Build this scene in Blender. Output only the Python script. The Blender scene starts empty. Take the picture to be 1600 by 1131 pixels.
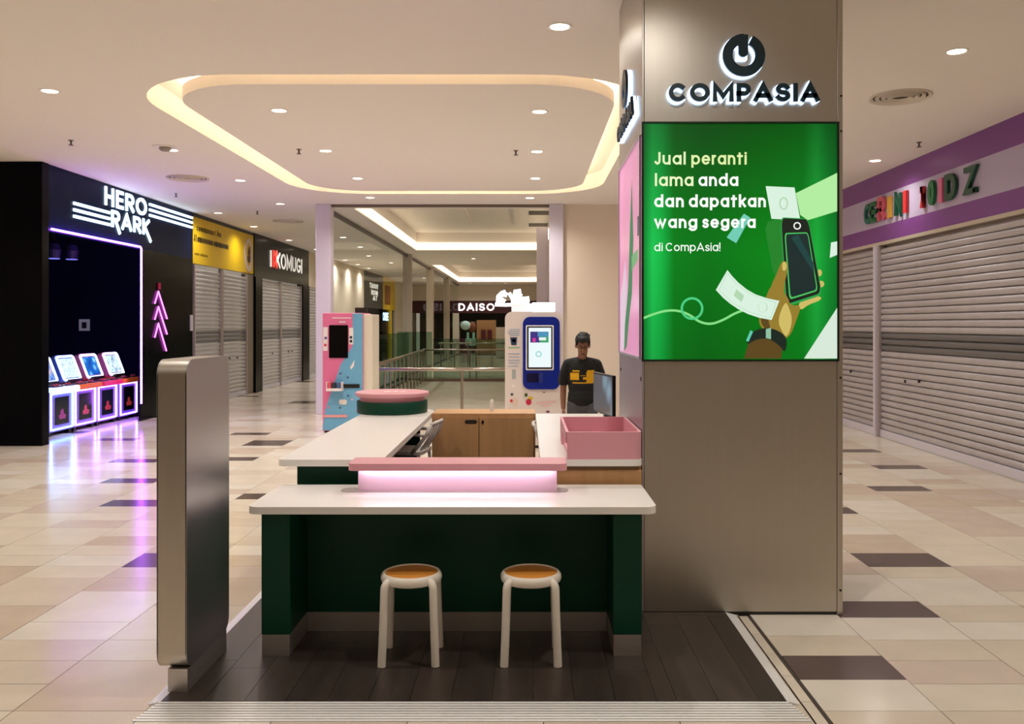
import bpy, bmesh, math, random
from mathutils import Vector, Matrix
from mathutils.geometry import tessellate_polygon

random.seed(7)
scene = bpy.context.scene
C = scene.collection

# ------------------------------------------------------------------ camera
F, CX, CY, HC = 1380.0, 823.0, 507.0, 1.75      # focal length in px, principal point, eye height
cam_d = bpy.data.cameras.new('camera')
cam = bpy.data.objects.new('camera', cam_d)
C.objects.link(cam)
cam.location = (0, 0, HC)
cam.rotation_euler = (math.pi / 2, 0, 0)
cam_d.sensor_width = 36.0
cam_d.lens = 36.0 * F / 1600
cam_d.shift_x = (800 - CX) / 1600
cam_d.shift_y = (CY - 565.5) / 1600
cam_d.clip_end = 200
scene.camera = cam

# ------------------------------------------------------------------ world, exposure
w = bpy.data.worlds.new('world'); scene.world = w; w.use_nodes = True
w.node_tree.nodes['Background'].inputs[0].default_value = (1.0, 0.85, 0.68, 1)
w.node_tree.nodes['Background'].inputs[1].default_value = 0.3
scene.view_settings.view_transform = 'Standard'
scene.view_settings.look = 'None'
scene.view_settings.exposure = 0.0
scene.view_settings.gamma = 1.0
scene.view_settings.use_curve_mapping = False
scene.cycles.max_bounces = 7
scene.cycles.adaptive_threshold = 0.03
LAMP = 39.0                                    # watts of one ceiling downlight
WARM = (1.0, 0.955, 0.90)

# ------------------------------------------------------------------ materials
def lin(v):
    v /= 255.0
    return v / 12.92 if v <= 0.04045 else ((v + 0.055) / 1.055) ** 2.4
def rgb(r, g, b): return (lin(r), lin(g), lin(b), 1)
MATS = {}
def mat(name, col, rough=0.5, metal=0.0, emit=0.0, var=0.0, vscale=8.0, bump=0.0, bscale=60.0, stretch=(1, 1, 1), spec=0.5, coat=0.0):
    if name in MATS: return MATS[name]
    m = bpy.data.materials.new(name); m.use_nodes = True
    nt = m.node_tree; b = nt.nodes['Principled BSDF']
    if len(col) == 3: col = rgb(*col)
    b.inputs['Base Color'].default_value = col
    b.inputs['Roughness'].default_value = rough
    b.inputs['Metallic'].default_value = metal
    b.inputs['Specular IOR Level'].default_value = spec
    b.inputs['Coat Weight'].default_value = coat
    if emit:
        b.inputs['Emission Color'].default_value = col
        b.inputs['Emission Strength'].default_value = emit
    if var or bump:
        tc = nt.nodes.new('ShaderNodeTexCoord'); mp = nt.nodes.new('ShaderNodeMapping')
        mp.inputs['Scale'].default_value = stretch
        nt.links.new(tc.outputs['Object'], mp.inputs[0])
    if var:
        n = nt.nodes.new('ShaderNodeTexNoise'); n.inputs['Scale'].default_value = vscale; n.inputs['Detail'].default_value = 4
        r = nt.nodes.new('ShaderNodeValToRGB')
        r.color_ramp.elements[0].position = 0.3; r.color_ramp.elements[1].position = 0.7
        r.color_ramp.elements[0].color = tuple(c * (1 - var) for c in col[:3]) + (1,)
        r.color_ramp.elements[1].color = tuple(min(1, c * (1 + var)) for c in col[:3]) + (1,)
        nt.links.new(mp.outputs[0], n.inputs['Vector']); nt.links.new(n.outputs['Fac'], r.inputs[0])
        nt.links.new(r.outputs[0], b.inputs['Base Color'])
    if bump:
        n2 = nt.nodes.new('ShaderNodeTexNoise'); n2.inputs['Scale'].default_value = bscale
        bp = nt.nodes.new('ShaderNodeBump'); bp.inputs['Strength'].default_value = bump; bp.inputs['Distance'].default_value = 0.01
        nt.links.new(mp.outputs[0], n2.inputs['Vector']); nt.links.new(n2.outputs['Fac'], bp.inputs['Height'])
        nt.links.new(bp.outputs[0], b.inputs['Normal'])
    MATS[name] = m
    return m
def glow(name, col, strength):
    if name in MATS: return MATS[name]
    m = mat(name, (10, 10, 10), 0.6)
    b = m.node_tree.nodes['Principled BSDF']
    b.inputs['Emission Color'].default_value = rgb(*col); b.inputs['Emission Strength'].default_value = strength
    return m
def glass(name, tint, gloss=0.12, rough=0.02):
    m = bpy.data.materials.new(name); m.use_nodes = True; nt = m.node_tree
    nt.nodes.remove(nt.nodes['Principled BSDF'])
    t = nt.nodes.new('ShaderNodeBsdfTransparent'); t.inputs[0].default_value = tint
    g = nt.nodes.new('ShaderNodeBsdfGlossy'); g.inputs['Roughness'].default_value = rough
    mx = nt.nodes.new('ShaderNodeMixShader'); mx.inputs[0].default_value = gloss
    nt.links.new(t.outputs[0], mx.inputs[1]); nt.links.new(g.outputs[0], mx.inputs[2])
    nt.links.new(mx.outputs[0], nt.nodes['Material Output'].inputs[0]); MATS[name] = m
    return m

M_ceil = mat('ceiling_paint', (238, 232, 224), 0.9)
M_cream = mat('cream_wall_paint', (228, 214, 196), 0.8)
M_lilac = mat('pale_post_paint', (214, 206, 220), 0.45)
M_grout = mat('grout', (70, 60, 52), 0.9)
TILE = [mat('tile_cream', (222, 210, 192), 0.17, var=0.05, vscale=3),
        mat('tile_ivory', (226, 217, 203), 0.17, var=0.05, vscale=3),
        mat('tile_sand', (214, 200, 181), 0.17, var=0.05, vscale=3),
        mat('tile_tan', (206, 188, 168), 0.17, var=0.05, vscale=3),
        mat('tile_rose_beige', (210, 193, 178), 0.17, var=0.05, vscale=3),
        mat('tile_dark_brown', (92, 78, 74), 0.18, var=0.06, vscale=3)]
M_stone = mat('pale_grey_stone', (205, 200, 188), 0.25, var=0.06, vscale=1.5)
M_steel = mat('brushed_steel_panel', (190, 184, 174), 0.36, 1.0, var=0.015, vscale=30, stretch=(1, 1, 0.04))
M_steel_dark = mat('dark_brushed_panel', (190, 188, 190), 0.36, 1.0)
M_alu = mat('ribbed_aluminium', (240, 238, 236), 0.4, .15)
M_kick = mat('kick_plate_steel', (190, 184, 180), 0.38, .85)
M_chrome = mat('stainless_tube', (165, 155, 145), 0.22, 1.0)
M_white = mat('white_laminate', (240, 236, 230), 0.28)
M_edge = mat('cream_laminate_edge', (226, 214, 196), 0.4)
M_green = mat('dark_green_laminate', (2, 62, 42), 0.45, spec=.25)
M_pink = mat('pink_laminate', (220, 156, 166), 0.42)
M_ply = mat('birch_plywood', (196, 150, 100), 0.5, var=0.1, vscale=14, stretch=(1, 1, 0.08))
M_plyedge = mat('plywood_dark_edge', (120, 84, 50), 0.6)
M_black = mat('black_plastic', (12, 12, 13), 0.4)
M_gloss_black = mat('gloss_black_panel', (4, 4, 8), 0.2, spec=.06)
M_navy = mat('navy_dark_wall', (26, 30, 104), 0.6)
M_slat = mat('galvanised_slat', (194, 190, 194), 0.36, 0.5, var=0.05, vscale=5)
M_slat_grey = mat('tinted_slat', (112, 110, 112), 0.4, 0.4)
M_guide = mat('grey_shutter_guide', (170, 158, 154), 0.45, 0.3)
M_bar = mat('shutter_bottom_bar', (216, 212, 224), 0.4, 0.3)
M_wood_seat = mat('stool_veneer', (222, 146, 62), 0.4, var=0.14, vscale=10, stretch=(0.12, 1, 1))
M_stool = mat('white_stool_plastic', (236, 226, 212), 0.4)
M_chair = mat('pale_grey_plastic', (205, 198, 190), 0.45)

# ------------------------------------------------------------------ mesh helpers
WL = {}                                          # object -> world position of its origin
class MB:
    def __init__(s, mats=None):
        s.v, s.f, s.mi = [], [], []; s.smooth = False
    def add(s, vs, fs, mi=0):
        o = len(s.v); s.v += [tuple(p) for p in vs]
        s.f += [tuple(i + o for i in f) for f in fs]; s.mi += [mi] * len(fs)
        return s
    def box(s, x0, x1, y0, y1, z0, z1, mi=0):
        return s.add([(x0, y0, z0), (x1, y0, z0), (x1, y1, z0), (x0, y1, z0), (x0, y0, z1), (x1, y0, z1), (x1, y1, z1), (x0, y1, z1)],
                     [(0, 3, 2, 1), (4, 5, 6, 7), (0, 1, 5, 4), (1, 2, 6, 5), (2, 3, 7, 6), (3, 0, 4, 7)], mi)
    def prism(s, pts, fr, d0, d1, mi=0):
        """2-D polygon in frame fr (function a,b,c -> point) from depth d0 to d1"""
        n = len(pts)
        vs = [fr(a, b, d0) for a, b in pts] + [fr(a, b, d1) for a, b in pts]
        tri = tessellate_polygon([[Vector((a, b, 0)) for a, b in pts]])
        fs = [tuple(t) for t in tri] + [tuple(i + n for i in reversed(t)) for t in tri]
        fs += [(i, (i + 1) % n, (i + 1) % n + n, i + n) for i in range(n)]
        return s.add(vs, fs, mi)
    def tube(s, pts, r, n=10, mi=0, caps=True, radii=None):
        pts = [Vector(p) for p in pts]; rings = []
        prev = None
        for i, p in enumerate(pts):
            t = (pts[min(i + 1, len(pts) - 1)] - pts[max(i - 1, 0)]).normalized()
            if prev is None:
                a = Vector((0, 0, 1)) if abs(t.z) < 0.9 else Vector((1, 0, 0))
                u = t.cross(a).normalized()
            else:
                u = (prev - t * prev.dot(t)).normalized()
            prev = u; v = t.cross(u)
            rr = radii[i] if radii else r
            rings.append([p + (u * math.cos(2 * math.pi * k / n) + v * math.sin(2 * math.pi * k / n)) * rr for k in range(n)])
        vs = [q for R in rings for q in R]; fs = []
        for i in range(len(rings) - 1):
            for k in range(n):
                fs.append((i * n + k, i * n + (k + 1) % n, (i + 1) * n + (k + 1) % n, (i + 1) * n + k))
        if caps: fs += [tuple(range(n))[::-1], tuple(range((len(rings) - 1) * n, len(rings) * n))]
        return s.add(vs, fs, mi)
    def lathe(s, prof, c=(0, 0, 0), n=40, mi=0, caps=True):
        vs = []; fs = []
        for r, z in prof:
            vs += [(c[0] + r * math.cos(2 * math.pi * k / n), c[1] + r * math.sin(2 * math.pi * k / n), c[2] + z) for k in range(n)]
        for i in range(len(prof) - 1):
            for k in range(n):
                fs.append((i * n + k, i * n + (k + 1) % n, (i + 1) * n + (k + 1) % n, (i + 1) * n + k))
        if caps: fs += [tuple(range(n))[::-1], tuple(range((len(prof) - 1) * n, len(prof) * n))]
        return s.add(vs, fs, mi)
    def ellipsoid(s, c, r, nu=20, nv=12, mi=0):
        prof = [(max(1e-4, math.sin(math.pi * i / nv)), -math.cos(math.pi * i / nv)) for i in range(nv + 1)]
        o = len(s.v); s.lathe(prof, (0, 0, 0), nu, mi, caps=False)
        for i in range(o, len(s.v)):
            p = s.v[i]; s.v[i] = (c[0] + p[0] * r[0], c[1] + p[1] * r[1], c[2] + p[2] * r[2])
        return s
    def ribbon(s, pts, wd, fr, d0, d1, closed=False, mi=0):
        P = [Vector(p) for p in pts]
        if closed and (P[0] - P[-1]).length < 1e-6: P.pop()
        P = [p for i, p in enumerate(P) if i == 0 or (p - P[i - 1]).length > 1e-6]
        n = len(P); L = []; R = []
        for i in range(n):
            a = P[i - 1] if (i or closed) else None
            b = P[(i + 1) % n] if (i < n - 1 or closed) else None
            d1_ = (P[i] - a).normalized() if a is not None else None
            d2_ = (b - P[i]).normalized() if b is not None else None
            if d1_ is None: d1_ = d2_
            if d2_ is None: d2_ = d1_
            n1 = Vector((-d1_.y, d1_.x)); n2 = Vector((-d2_.y, d2_.x)); m = n1 + n2
            if m.length < 1e-4: m = n1.copy()
            m.normalize(); k = min(1 / max(m.dot(n1), 0.2), 2.2)
            L.append(P[i] + m * k * wd / 2); R.append(P[i] - m * k * wd / 2)
        vs = [fr(p.x, p.y, d0) for p in L] + [fr(p.x, p.y, d0) for p in R] + [fr(p.x, p.y, d1) for p in L] + [fr(p.x, p.y, d1) for p in R]
        fs = []
        for i in range(n if closed else n - 1):
            j = (i + 1) % n
            fs += [(i, j, n + j, n + i), (2 * n + i, 3 * n + i, 3 * n + j, 2 * n + j),
                   (i, 2 * n + i, 2 * n + j, j), (n + i, n + j, 3 * n + j, 3 * n + i)]
        if not closed:
            fs += [(0, n, 3 * n, 2 * n), (n - 1, 3 * n - 1, 4 * n - 1, 2 * n - 1)]
        return s.add(vs, fs, mi)
    def build(s, name, mats, parent=None, bevel=0.0, seg=2, smooth=False, origin=None, auto=False):
        o0 = WL.get(parent, Vector((0, 0, 0))) if parent is not None else Vector((0, 0, 0))
        loc = Vector(origin) if origin is not None else (o0 if parent is not None else None)
        if loc is None:
            xs = [p[0] for p in s.v]; ys = [p[1] for p in s.v]; zs = [p[2] for p in s.v]
            loc = Vector(((min(xs) + max(xs)) / 2, (min(ys) + max(ys)) / 2, min(zs)))
        me = bpy.data.meshes.new(name)
        me.from_pydata([tuple(Vector(p) - loc) for p in s.v], [], s.f)
        if not isinstance(mats, (list, tuple)): mats = [mats]
        for m in mats: me.materials.append(m)
        me.polygons.foreach_set('material_index', s.mi)
        bm = bmesh.new(); bm.from_mesh(me)
        if bevel: 
            bmesh.ops.remove_doubles(bm, verts=bm.verts, dist=1e-5)
        bmesh.ops.recalc_face_normals(bm, faces=bm.faces)
        if bevel:
            ed = [e for e in bm.edges if len(e.link_faces) == 2 and e.calc_face_angle(0) > 0.6]
            bmesh.ops.bevel(bm, geom=ed, offset=bevel, segments=seg, profile=0.5, affect='EDGES', clamp_overlap=True)
        bm.to_mesh(me); bm.free()
        if smooth: me.polygons.foreach_set('use_smooth', [True] * len(me.polygons))
        if auto: me.set_sharp_from_angle(angle=math.radians(38)) ; 
        me.update()
        o = bpy.data.objects.new(name, me); C.objects.link(o)
        if parent is not None: o.parent = parent
        o.location = loc - o0
        WL[o] = loc
        return o
def XY(z=0): return lambda a, b, c: (a, b, z + c)
def fr_front(y): return lambda a, b, c: (a, y - c, b)            # faces -Y, depth towards camera
def fr_left(x): return lambda a, b, c: (x + c, a, b)             # left wall, faces +X, a = +Y
def fr_right(x): return lambda a, b, c: (x - c, -a, b)           # right wall, faces -X, a = -Y
def rrect(x0, x1, y0, y1, r, n=7):
    rs = r if isinstance(r, (list, tuple)) else [r] * 4           # corners: x0y0, x1y0, x1y1, x0y1
    out = []
    for (cx, cy, sx, sy, a0), q in zip(((x0, y0, 1, 1, 180), (x1, y0, -1, 1, 270), (x1, y1, -1, -1, 0), (x0, y1, 1, -1, 90)), rs):
        if q <= 1e-5: out.append((cx, cy)); continue
        for k in range(n + 1):
            a = math.radians(a0 + 90 * k / n)
            out.append((cx + sx * q + q * math.cos(a), cy + sy * q + q * math.sin(a)))
    return out
def tag(o, label=None, cat=None, group=None, kind=None):
    if label: o['label'] = label
    if cat: o['category'] = cat
    if group: o['group'] = group
    if kind: o['kind'] = kind
    return o
def thing(name, loc, label, cat, group=None):
    o = bpy.data.objects.new(name, None); C.objects.link(o); o.location = loc; o.empty_display_size = 0.1
    WL[o] = Vector(loc)
    return tag(o, label, cat, group)
def struct(o): o['kind'] = 'structure'; return o
def copy_tree(o, parent=None):
    c = o.copy(); C.objects.link(c); c.parent = parent
    for ch in o.children:
        if ch.type != 'LIGHT': copy_tree(ch, c)
    return c
def W(px, py, Y):
    s = F / Y
    return Vector(((px - CX) / s, Y, HC - (py - CY) / s))
def smooth(o): 
    o.data.polygons.foreach_set('use_smooth', [True] * len(o.data.polygons)); 
    o.data.set_sharp_from_angle(angle=math.radians(40)); return o

# ------------------------------------------------------------------ stroke lettering
def arc(cx, cy, rx, ry, a0, a1, n=14):
    return [(cx + rx * math.cos(math.radians(a0 + (a1 - a0) * k / n)), cy + ry * math.sin(math.radians(a0 + (a1 - a0) * k / n))) for k in range(n + 1)]
BOWL = arc(.5, .36, .5, .36, 0, 360, 20)
G = {   # glyph: (advance, [polylines]); closed when first == last
 'C': (.92, [arc(.5, .5, .5, .5, 48, 312, 20)]), 'O': (1.0, [arc(.5, .5, .5, .5, 0, 360, 26)]), '0': (.6, [arc(.5, .5, .5, .5, 0, 360, 22)]),
 'M': (1.05, [[(0, 0), (0, 1), (.5, .22), (1, 1), (1, 0)]]),
 'P': (.72, [[(0, 0), (0, 1), (.5, 1)] + arc(.55, .71, .45, .29, 90, -90) + [(0, .42)]]),
 'A': (.95, [[(0, 0), (.5, 1), (1, 0)], [(.17, .27), (.83, .27)]]),
 'S': (.75, [arc(.5, .75, .46, .25, 25, 270) + arc(.5, .25, .5, .25, 90, -155)[1:]]), 'I': (0, [[(.5, 0), (.5, 1)]]),
 'D': (.85, [[(0, 0), (0, 1), (.4, 1)] + arc(.4, .5, .6, .5, 90, -90) + [(.4, 0), (0, 0)]]),
 'H': (.75, [[(0, 0), (0, 1)], [(1, 0), (1, 1)], [(0, .5), (1, .5)]]),
 'E': (.62, [[(1, 1), (0, 1), (0, 0), (1, 0)], [(0, .5), (.9, .5)]]),
 'R': (.75, [[(0, 0), (0, 1), (.5, 1)] + arc(.55, .72, .45, .28, 90, -90) + [(0, .44)], [(.45, .44), (1, 0)]]),
 'r2': (.75, [[(0, 0), (0, 1), (.5, 1)] + arc(.55, .72, .45, .28, 90, -90) + [(0, .44)], [(.45, .44), (1.1, -.4)]]),
 'K': (.72, [[(0, 0), (0, 1)], [(1, 1), (.08, .45)], [(.2, .55), (1, 0)]]),
 'k2': (.72, [[(0, 0), (0, 1)], [(1, 1), (.08, .45)], [(.2, .55), (1.35, -.5)]]),
 'U': (.8, [[(0, 1), (0, .36)] + arc(.5, .36, .5, .36, 180, 360) + [(1, 1)]]),
 'G': (.92, [arc(.5, .5, .5, .5, 48, 355, 20) + [(.55, .46)]]), 'Z': (.75, [[(0, 1), (1, 1), (0, 0), (1, 0)]]),
 'L': (.5, [[(0, 1), (0, 0), (1, 0)]]), '1': (.22, [[(0, .82), (1, 1), (1, 0)]]), 'N': (.8, [[(0, 0), (0, 1), (1, 0), (1, 1)]]),
 'T': (.8, [[(0, 1), (1, 1)], [(.5, 0), (.5, 1)]]), 'c': (.66, [arc(.5, .36, .5, .36, 48, 312, 18)]), 'V': (.8, [[(0, 1), (.5, 0), (1, 1)]]), '/': (.4, [[(0, 0), (1, 1)]]),
 'J': (.5, [[(1, 1), (1, .3)] + arc(.5, .3, .5, .3, 0, -150)]),
 'a': (.72, [BOWL, [(1, 0), (1, .72)]]), 'd': (.74, [BOWL, [(1, 0), (1, 1.04)]]), 'p': (.74, [BOWL, [(0, .72), (0, -.3)]]),
 'g': (.74, [BOWL, [(1, .72), (1, -.02)] + arc(.5, -.04, .5, .26, 0, -150)]), 'o': (.74, [BOWL]),
 'u': (.64, [[(0, .72), (0, .3)] + arc(.5, .3, .5, .3, 180, 360) + [(1, .72)], [(1, 0), (1, .72)]]),
 'n': (.64, [[(0, 0), (0, .72)], arc(.5, .38, .5, .34, 180, 0) + [(1, 0)]]),
 'm': (1.05, [[(0, 0), (0, .72)], arc(.25, .46, .25, .26, 180, 0) + [(.5, 0)], arc(.75, .46, .25, .26, 180, 0) + [(1, 0)]]),
 'e': (.72, [[(0, .36), (1, .36)] + arc(.5, .36, .5, .36, 0, 312, 18)[1:]]), 'r': (.36, [[(0, 0), (0, .72)], arc(.9, .3, .9, .42, 180, 85)]),
 's': (.55, [arc(.5, .54, .46, .18, 25, 270) + arc(.5, .18, .5, .18, 90, -155)[1:]]),
 't': (.5, [[(.42, .96), (.42, 0)], [(0, .72), (1, .72)]]), 'i': (0, [[(.5, 0), (.5, .72)], [(.5, .985), (.5, .995)]]),
 'l': (0, [[(.5, 0), (.5, 1.04)]]), 'k': (.6, [[(0, 0), (0, 1.04)], [(1, .72), (.05, .25)], [(.35, .42), (1, 0)]]),
 'w': (1.0, [[(0, .72), (.27, 0), (.5, .66), (.73, 0), (1, .72)]]), '!': (0, [[(.5, .3), (.5, 1.04)], [(.5, 0), (.5, .02)]]),
}
def text_w(txt, wt, gap):
    x = 0
    for ch in txt: x += (.3 if ch == ' ' else max(G[ch][0], wt) + gap)
    return x - gap
def text(txt, fr, a0, b0, h, wt, width=None, gap=.16, d0=0.0, d1=.004, grow=0.0, off=(0, 0), track=None):
    """stroke text; lower-left at (a0,b0), cap height h, weight wt (of cap height); returns [(char, MB)]"""
    tw = text_w(txt, wt, gap) * h; sx = (width / tw) if width else 1.0
    out = []; x = 0
    for ch in txt:
        if ch == ' ': x += .3; continue
        A, polys = G[ch]; A = max(A, wt); m = MB()
        for pl in polys:
            q = [(a0 + off[0] + (x + wt / 2 + u * max(A - wt, 0)) * h * sx, b0 + off[1] + (wt / 2 + v * (1 - wt)) * h) for u, v in pl]
            cl = len(pl) > 2 and abs(pl[0][0] - pl[-1][0]) + abs(pl[0][1] - pl[-1][1]) < 1e-6
            if not cl:
                e = wt * h / 2
                for i0, i1 in ((0, 1), (-1, -2)):
                    d = Vector(q[i0]) - Vector(q[i1]); d.normalize(); q[i0] = (q[i0][0] + d.x * e, q[i0][1] + d.y * e)
            m.ribbon(q, wt * h + grow, fr, d0, d1, cl)
        out.append((ch, m)); x += A + gap
    return out
def merge(lst):
    m = MB()
    for _, k in lst: m.add(k.v, k.f)
    return m

# ================================================================== SETTING
ZC = 4.1
XL, XR = -7.0, 5.5
YB, YE, YP = -8.0, 52.0, 17.3
# ---- ceiling with an oval cove slot and two corridor trays
def ring(poly): return [Vector((a, b, 0)) for a, b in poly]
slot_out = rrect(-4.0, 1.28, 8.3, 15.9, 1.25, 14)
slot_in = rrect(-3.66, .94, 8.64, 15.55, .92, 14)
tray1 = [(-3.5, 17.9), (.62, 17.9), (.62, 28.0), (-3.5, 28.0)]
tray2 = [(-3.75, 34.9), (.6, 34.9), (.6, 48.8), (-3.75, 48.8)]
outer = [(-9.0, YB), (XR, YB), (XR, YE + 6), (-9.0, YE + 6)]
m = MB()
loops = [outer, slot_out, tray1, tray2]
allv = [p for L in loops for p in L]
tri = tessellate_polygon([ring(outer), ring(slot_out), ring(tray1), ring(tray2)])
m.add([(a, b, ZC) for a, b in allv], [tuple(t) for t in tri])
ceil = struct(m.build('ceiling', M_ceil, origin=(0, 0, ZC)))
# slot roof and outer face
m = MB(); n = len(slot_out)
m.add([(a, b, ZC) for a, b in slot_out] + [(a, b, ZC + .26) for a, b in slot_out], [(i, (i + 1) % n, (i + 1) % n + n, i + n) for i in range(n)])
m.add([(a, b, ZC + .26) for a, b in slot_out], [tuple(range(n))])
m.build('cove_recess', M_ceil, ceil)
m = MB().prism(slot_in, XY(ZC), 0.0, .125)
m.build('dropped_panel', M_ceil, ceil)
M_cove = glow('warm_cove_strip', (255, 224, 184), 13.0)
led = rrect(-3.62, .90, 8.68, 15.51, .88, 14)
m = MB().ribbon(led + [led[0]], .03, XY(ZC + .126), 0.0, .05, True)
tag(m.build('cove_light_strip', M_cove), 'warm cove light strip around the rounded ceiling panel', 'light strip')
for i, (tr, lab) in enumerate(((tray1, 'warm light band around the nearer rectangular ceiling tray of the corridor'), (tray2, 'warm light band around the farther rectangular ceiling tray by the end shop'))):
    (x0, y0), (x1, y1) = tr[0], tr[2]
    zt = ZC + .56
    m = MB(); e = .02
    for (a, b), (c, d) in zip(tr, tr[1:] + tr[:1]):
        m.add([(a, b, ZC), (c, d, ZC), (c, d, zt), (a, b, zt)], [(0, 1, 2, 3)])
    m.add([(a, b, zt) for a, b in tr], [(0, 1, 2, 3)])
    m.build('tray_recess', M_ceil, ceil)
    q = [(x0 + e, y0 + e), (x1 - e, y0 + e), (x1 - e, y1 - e), (x0 + e, y1 - e)]
    m = MB().ribbon(q + [q[0]], .02, XY(ZC), .03, .24, True)
    tag(m.build('tray_light_band', glow('tray_glow', (255, 230, 195), 3.2)), lab, 'light strip')
    if i == 0:
        for xx in (-1.62, -.25):
            MB().box(xx - .09, xx + .09, 18.2, 25.5, zt - .05, zt).build('tray_rib', M_ceil, ceil)

# ---- floor: grout bed plus tiles
FX0, FX1 = -9.0, XR
fl = struct(MB().box(FX0, FX1, YB, YE + 6, -.12, -.004).build('floor', M_grout, origin=(0, 0, 0)))
P_X0, P_X1, P_Y0, P_Y1 = -1.74, 1.255, 3.89, 8.55
g = .0018
dark = {  # column index -> list of (y0, y1) of dark tiles
 -1: [(4.354, 4.668)], 0: [(5.277, 5.586)], 1: [(6.38, 6.76), (8.17, 8.46)], 3: [(9.28, 9.57)], 4: [(10.7, 11.0), (12.1, 12.4)],
 -8: [(6.37, 6.76), (8.85, 9.15)], -10: [(8.5, 8.82), (11.35, 11.66), (12.75, 13.05)], -11: [(9.75, 10.05), (14.0, 14.3)], -12: [(11.2, 11.5)], -13: [(14.6, 14.9)],
 -9: [(15.4, 15.7), (19.5, 19.8)]}
tiles = []
X0C = 1.874
for k in range(-18, 7):
    x0 = max(X0C + .6 * k, FX0); x1 = min(X0C + .6 * (k + 1), FX1)
    if k == -1: x0 = 1.345
    if x1 - x0 < .02: continue
    y = YB + random.choice((0, .3)); dl = sorted(dark.get(k, []))
    while y < YE + 5:
        nxt = next((d for d in dl if d[0] > y - 1e-6), None)
        if nxt and abs(nxt[0] - y) < 1e-4: y1 = nxt[1]; mi = 5
        else:
            y1 = y + random.choice((.3, .3, .6))
            mi = random.choices(range(6), (30, 24, 18, 12, 12, 0 if y < 13 else 4))[0]
            if nxt and y1 > nxt[0] - .12: y1 = nxt[0]
        tiles.append((x0, x1, y, y1, mi)); y = y1
# narrow strip of cut tiles beside the platform
y = 3.2
while y < 5.3:
    y1 = min(y + .3, 5.3); tiles.append((1.262, 1.325, y, y1, 0)); y = y1
tiles = [t for t in tiles if not (t[0] >= P_X0 - .3 and t[1] <= 1.2 and t[2] > P_Y0 and t[3] < P_Y1)]
tiles = [t for t in tiles if not (t[0] < 1.262 and t[1] > .66 and t[2] > 5.3 and t[3] < 6.6)]
def vis(t):
    xc, yc = (t[0] + t[1]) / 2, (t[2] + t[3]) / 2
    if yc < 3.4: return 0
    px = CX + xc * F / yc; py = CY + HC * F / yc
    if not (30 < px < 1575 and py < 1160): return 0
    if 1003 < px < 1317 and py < 958: return 0
    if P_X0 < xc < P_X1 and P_Y0 < yc < 17: return 0
    if yc > 17.3 and xc > -3.9: return 0
    if xc < -7.05: return 0
    return (t[1] - t[0]) * (t[3] - t[2]) * F * F * HC / yc ** 3
order = sorted(range(len(tiles)), key=lambda i: -vis(tiles[i]))
single = [i for i in order[:300] if vis(tiles[i]) > 0]; ss = set(single)
tmesh = {}
for i in single:
    x0, x1, ya, yb, mi = tiles[i]; key = (round(x1 - x0, 2), round(yb - ya, 2), mi)
    if key not in tmesh:
        a, b = (x1 - x0) / 2 - g, (yb - ya) / 2 - g
        o = MB().box(-a, a, -b, b, -.01, 0).build('tile', TILE[mi], origin=(0, 0, 0)); tmesh[key] = o.data
    else:
        o = bpy.data.objects.new('tile', tmesh[key]); C.objects.link(o)
    o.parent = fl; o.location = ((x0 + x1) / 2, (ya + yb) / 2, 0)
m = MB()
for i, t in enumerate(tiles):
    if i in ss: continue
    x0, x1, ya, yb, mi = t
    m.add([(x0 + g, ya + g, 0), (x1 - g, ya + g, 0), (x1 - g, yb - g, 0), (x0 + g, yb - g, 0)], [(0, 1, 2, 3)], mi)
tag(m.build('tile_field', TILE, fl), kind='stuff')
# pale stone floor inside the rail enclosure
yy = 15.6
while yy < 27.0:
    MB().box(-2.9, .6, yy, yy + .893, .001, .006).build('stone_slab', M_stone, fl); yy += .9

# ---- walls
struct(MB().box(.716, XR, YP, YP + .2, 0, ZC).build('wall_back', M_cream))
struct(MB().box(-9.0, XR, YB - .2, YB, 0, ZC).build('wall_rear', M_cream))
struct(MB().box(-9.2, -9.0, YB, 12.7, 0, ZC).build('wall_left', M_cream))
wr = struct(MB().box(XR, XR + .2, YB, 9.0, 0, ZC).box(XR + .12, XR + .2, 9.0, YP, 0, ZC).build('wall_right', M_cream))
struct(MB().box(.62, .8, YP + .2, YE, 0, ZC + .3).build('wall_corridor', M_cream))
# left row of shops: plain stretch with washers and dark pilasters
struct(MB().box(-7.2, -7.0, 31.0, 38.0, 0, ZC).build('wall_far_left', M_cream))
struct(MB().box(-7.2, -7.0, 47.0, YE + 4, 0, ZC).build('wall_end_left', M_cream))
# portal posts, header and corridor columns
def post(x0, x1, y0, y1, z1, name, lab):
    o = MB().box(x0, x1, y0, y1, 0, z1).build(name, M_lilac, bevel=.012); struct(o); o['label'] = lab; return o
post(-4.11, -3.82, YP - .1, YP + .2, ZC, 'trim_1', 'pale lilac post left of the corridor opening')
post(.44, .716, YP - .1, YP + .2, ZC, 'trim_2', 'pale lilac post right of the corridor opening')
post(.24, .52, 21.4, 21.7, ZC, 'trim_3', 'inner pale column behind the right post')
struct(MB().box(-3.82, .44, YP - .03, YP + .05, ZC - .05, ZC).build('trim_4', mat('header_grey', (120, 108, 98), .5, .4)))
for i, y in enumerate((29.5, 36.4, 44.0)):
    o = struct(MB().box(-4.14, -3.86, y, y + .3, 0, ZC).build('trim_%d' % (5 + i), mat('column_grey', (190, 180, 166), .5)))
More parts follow.
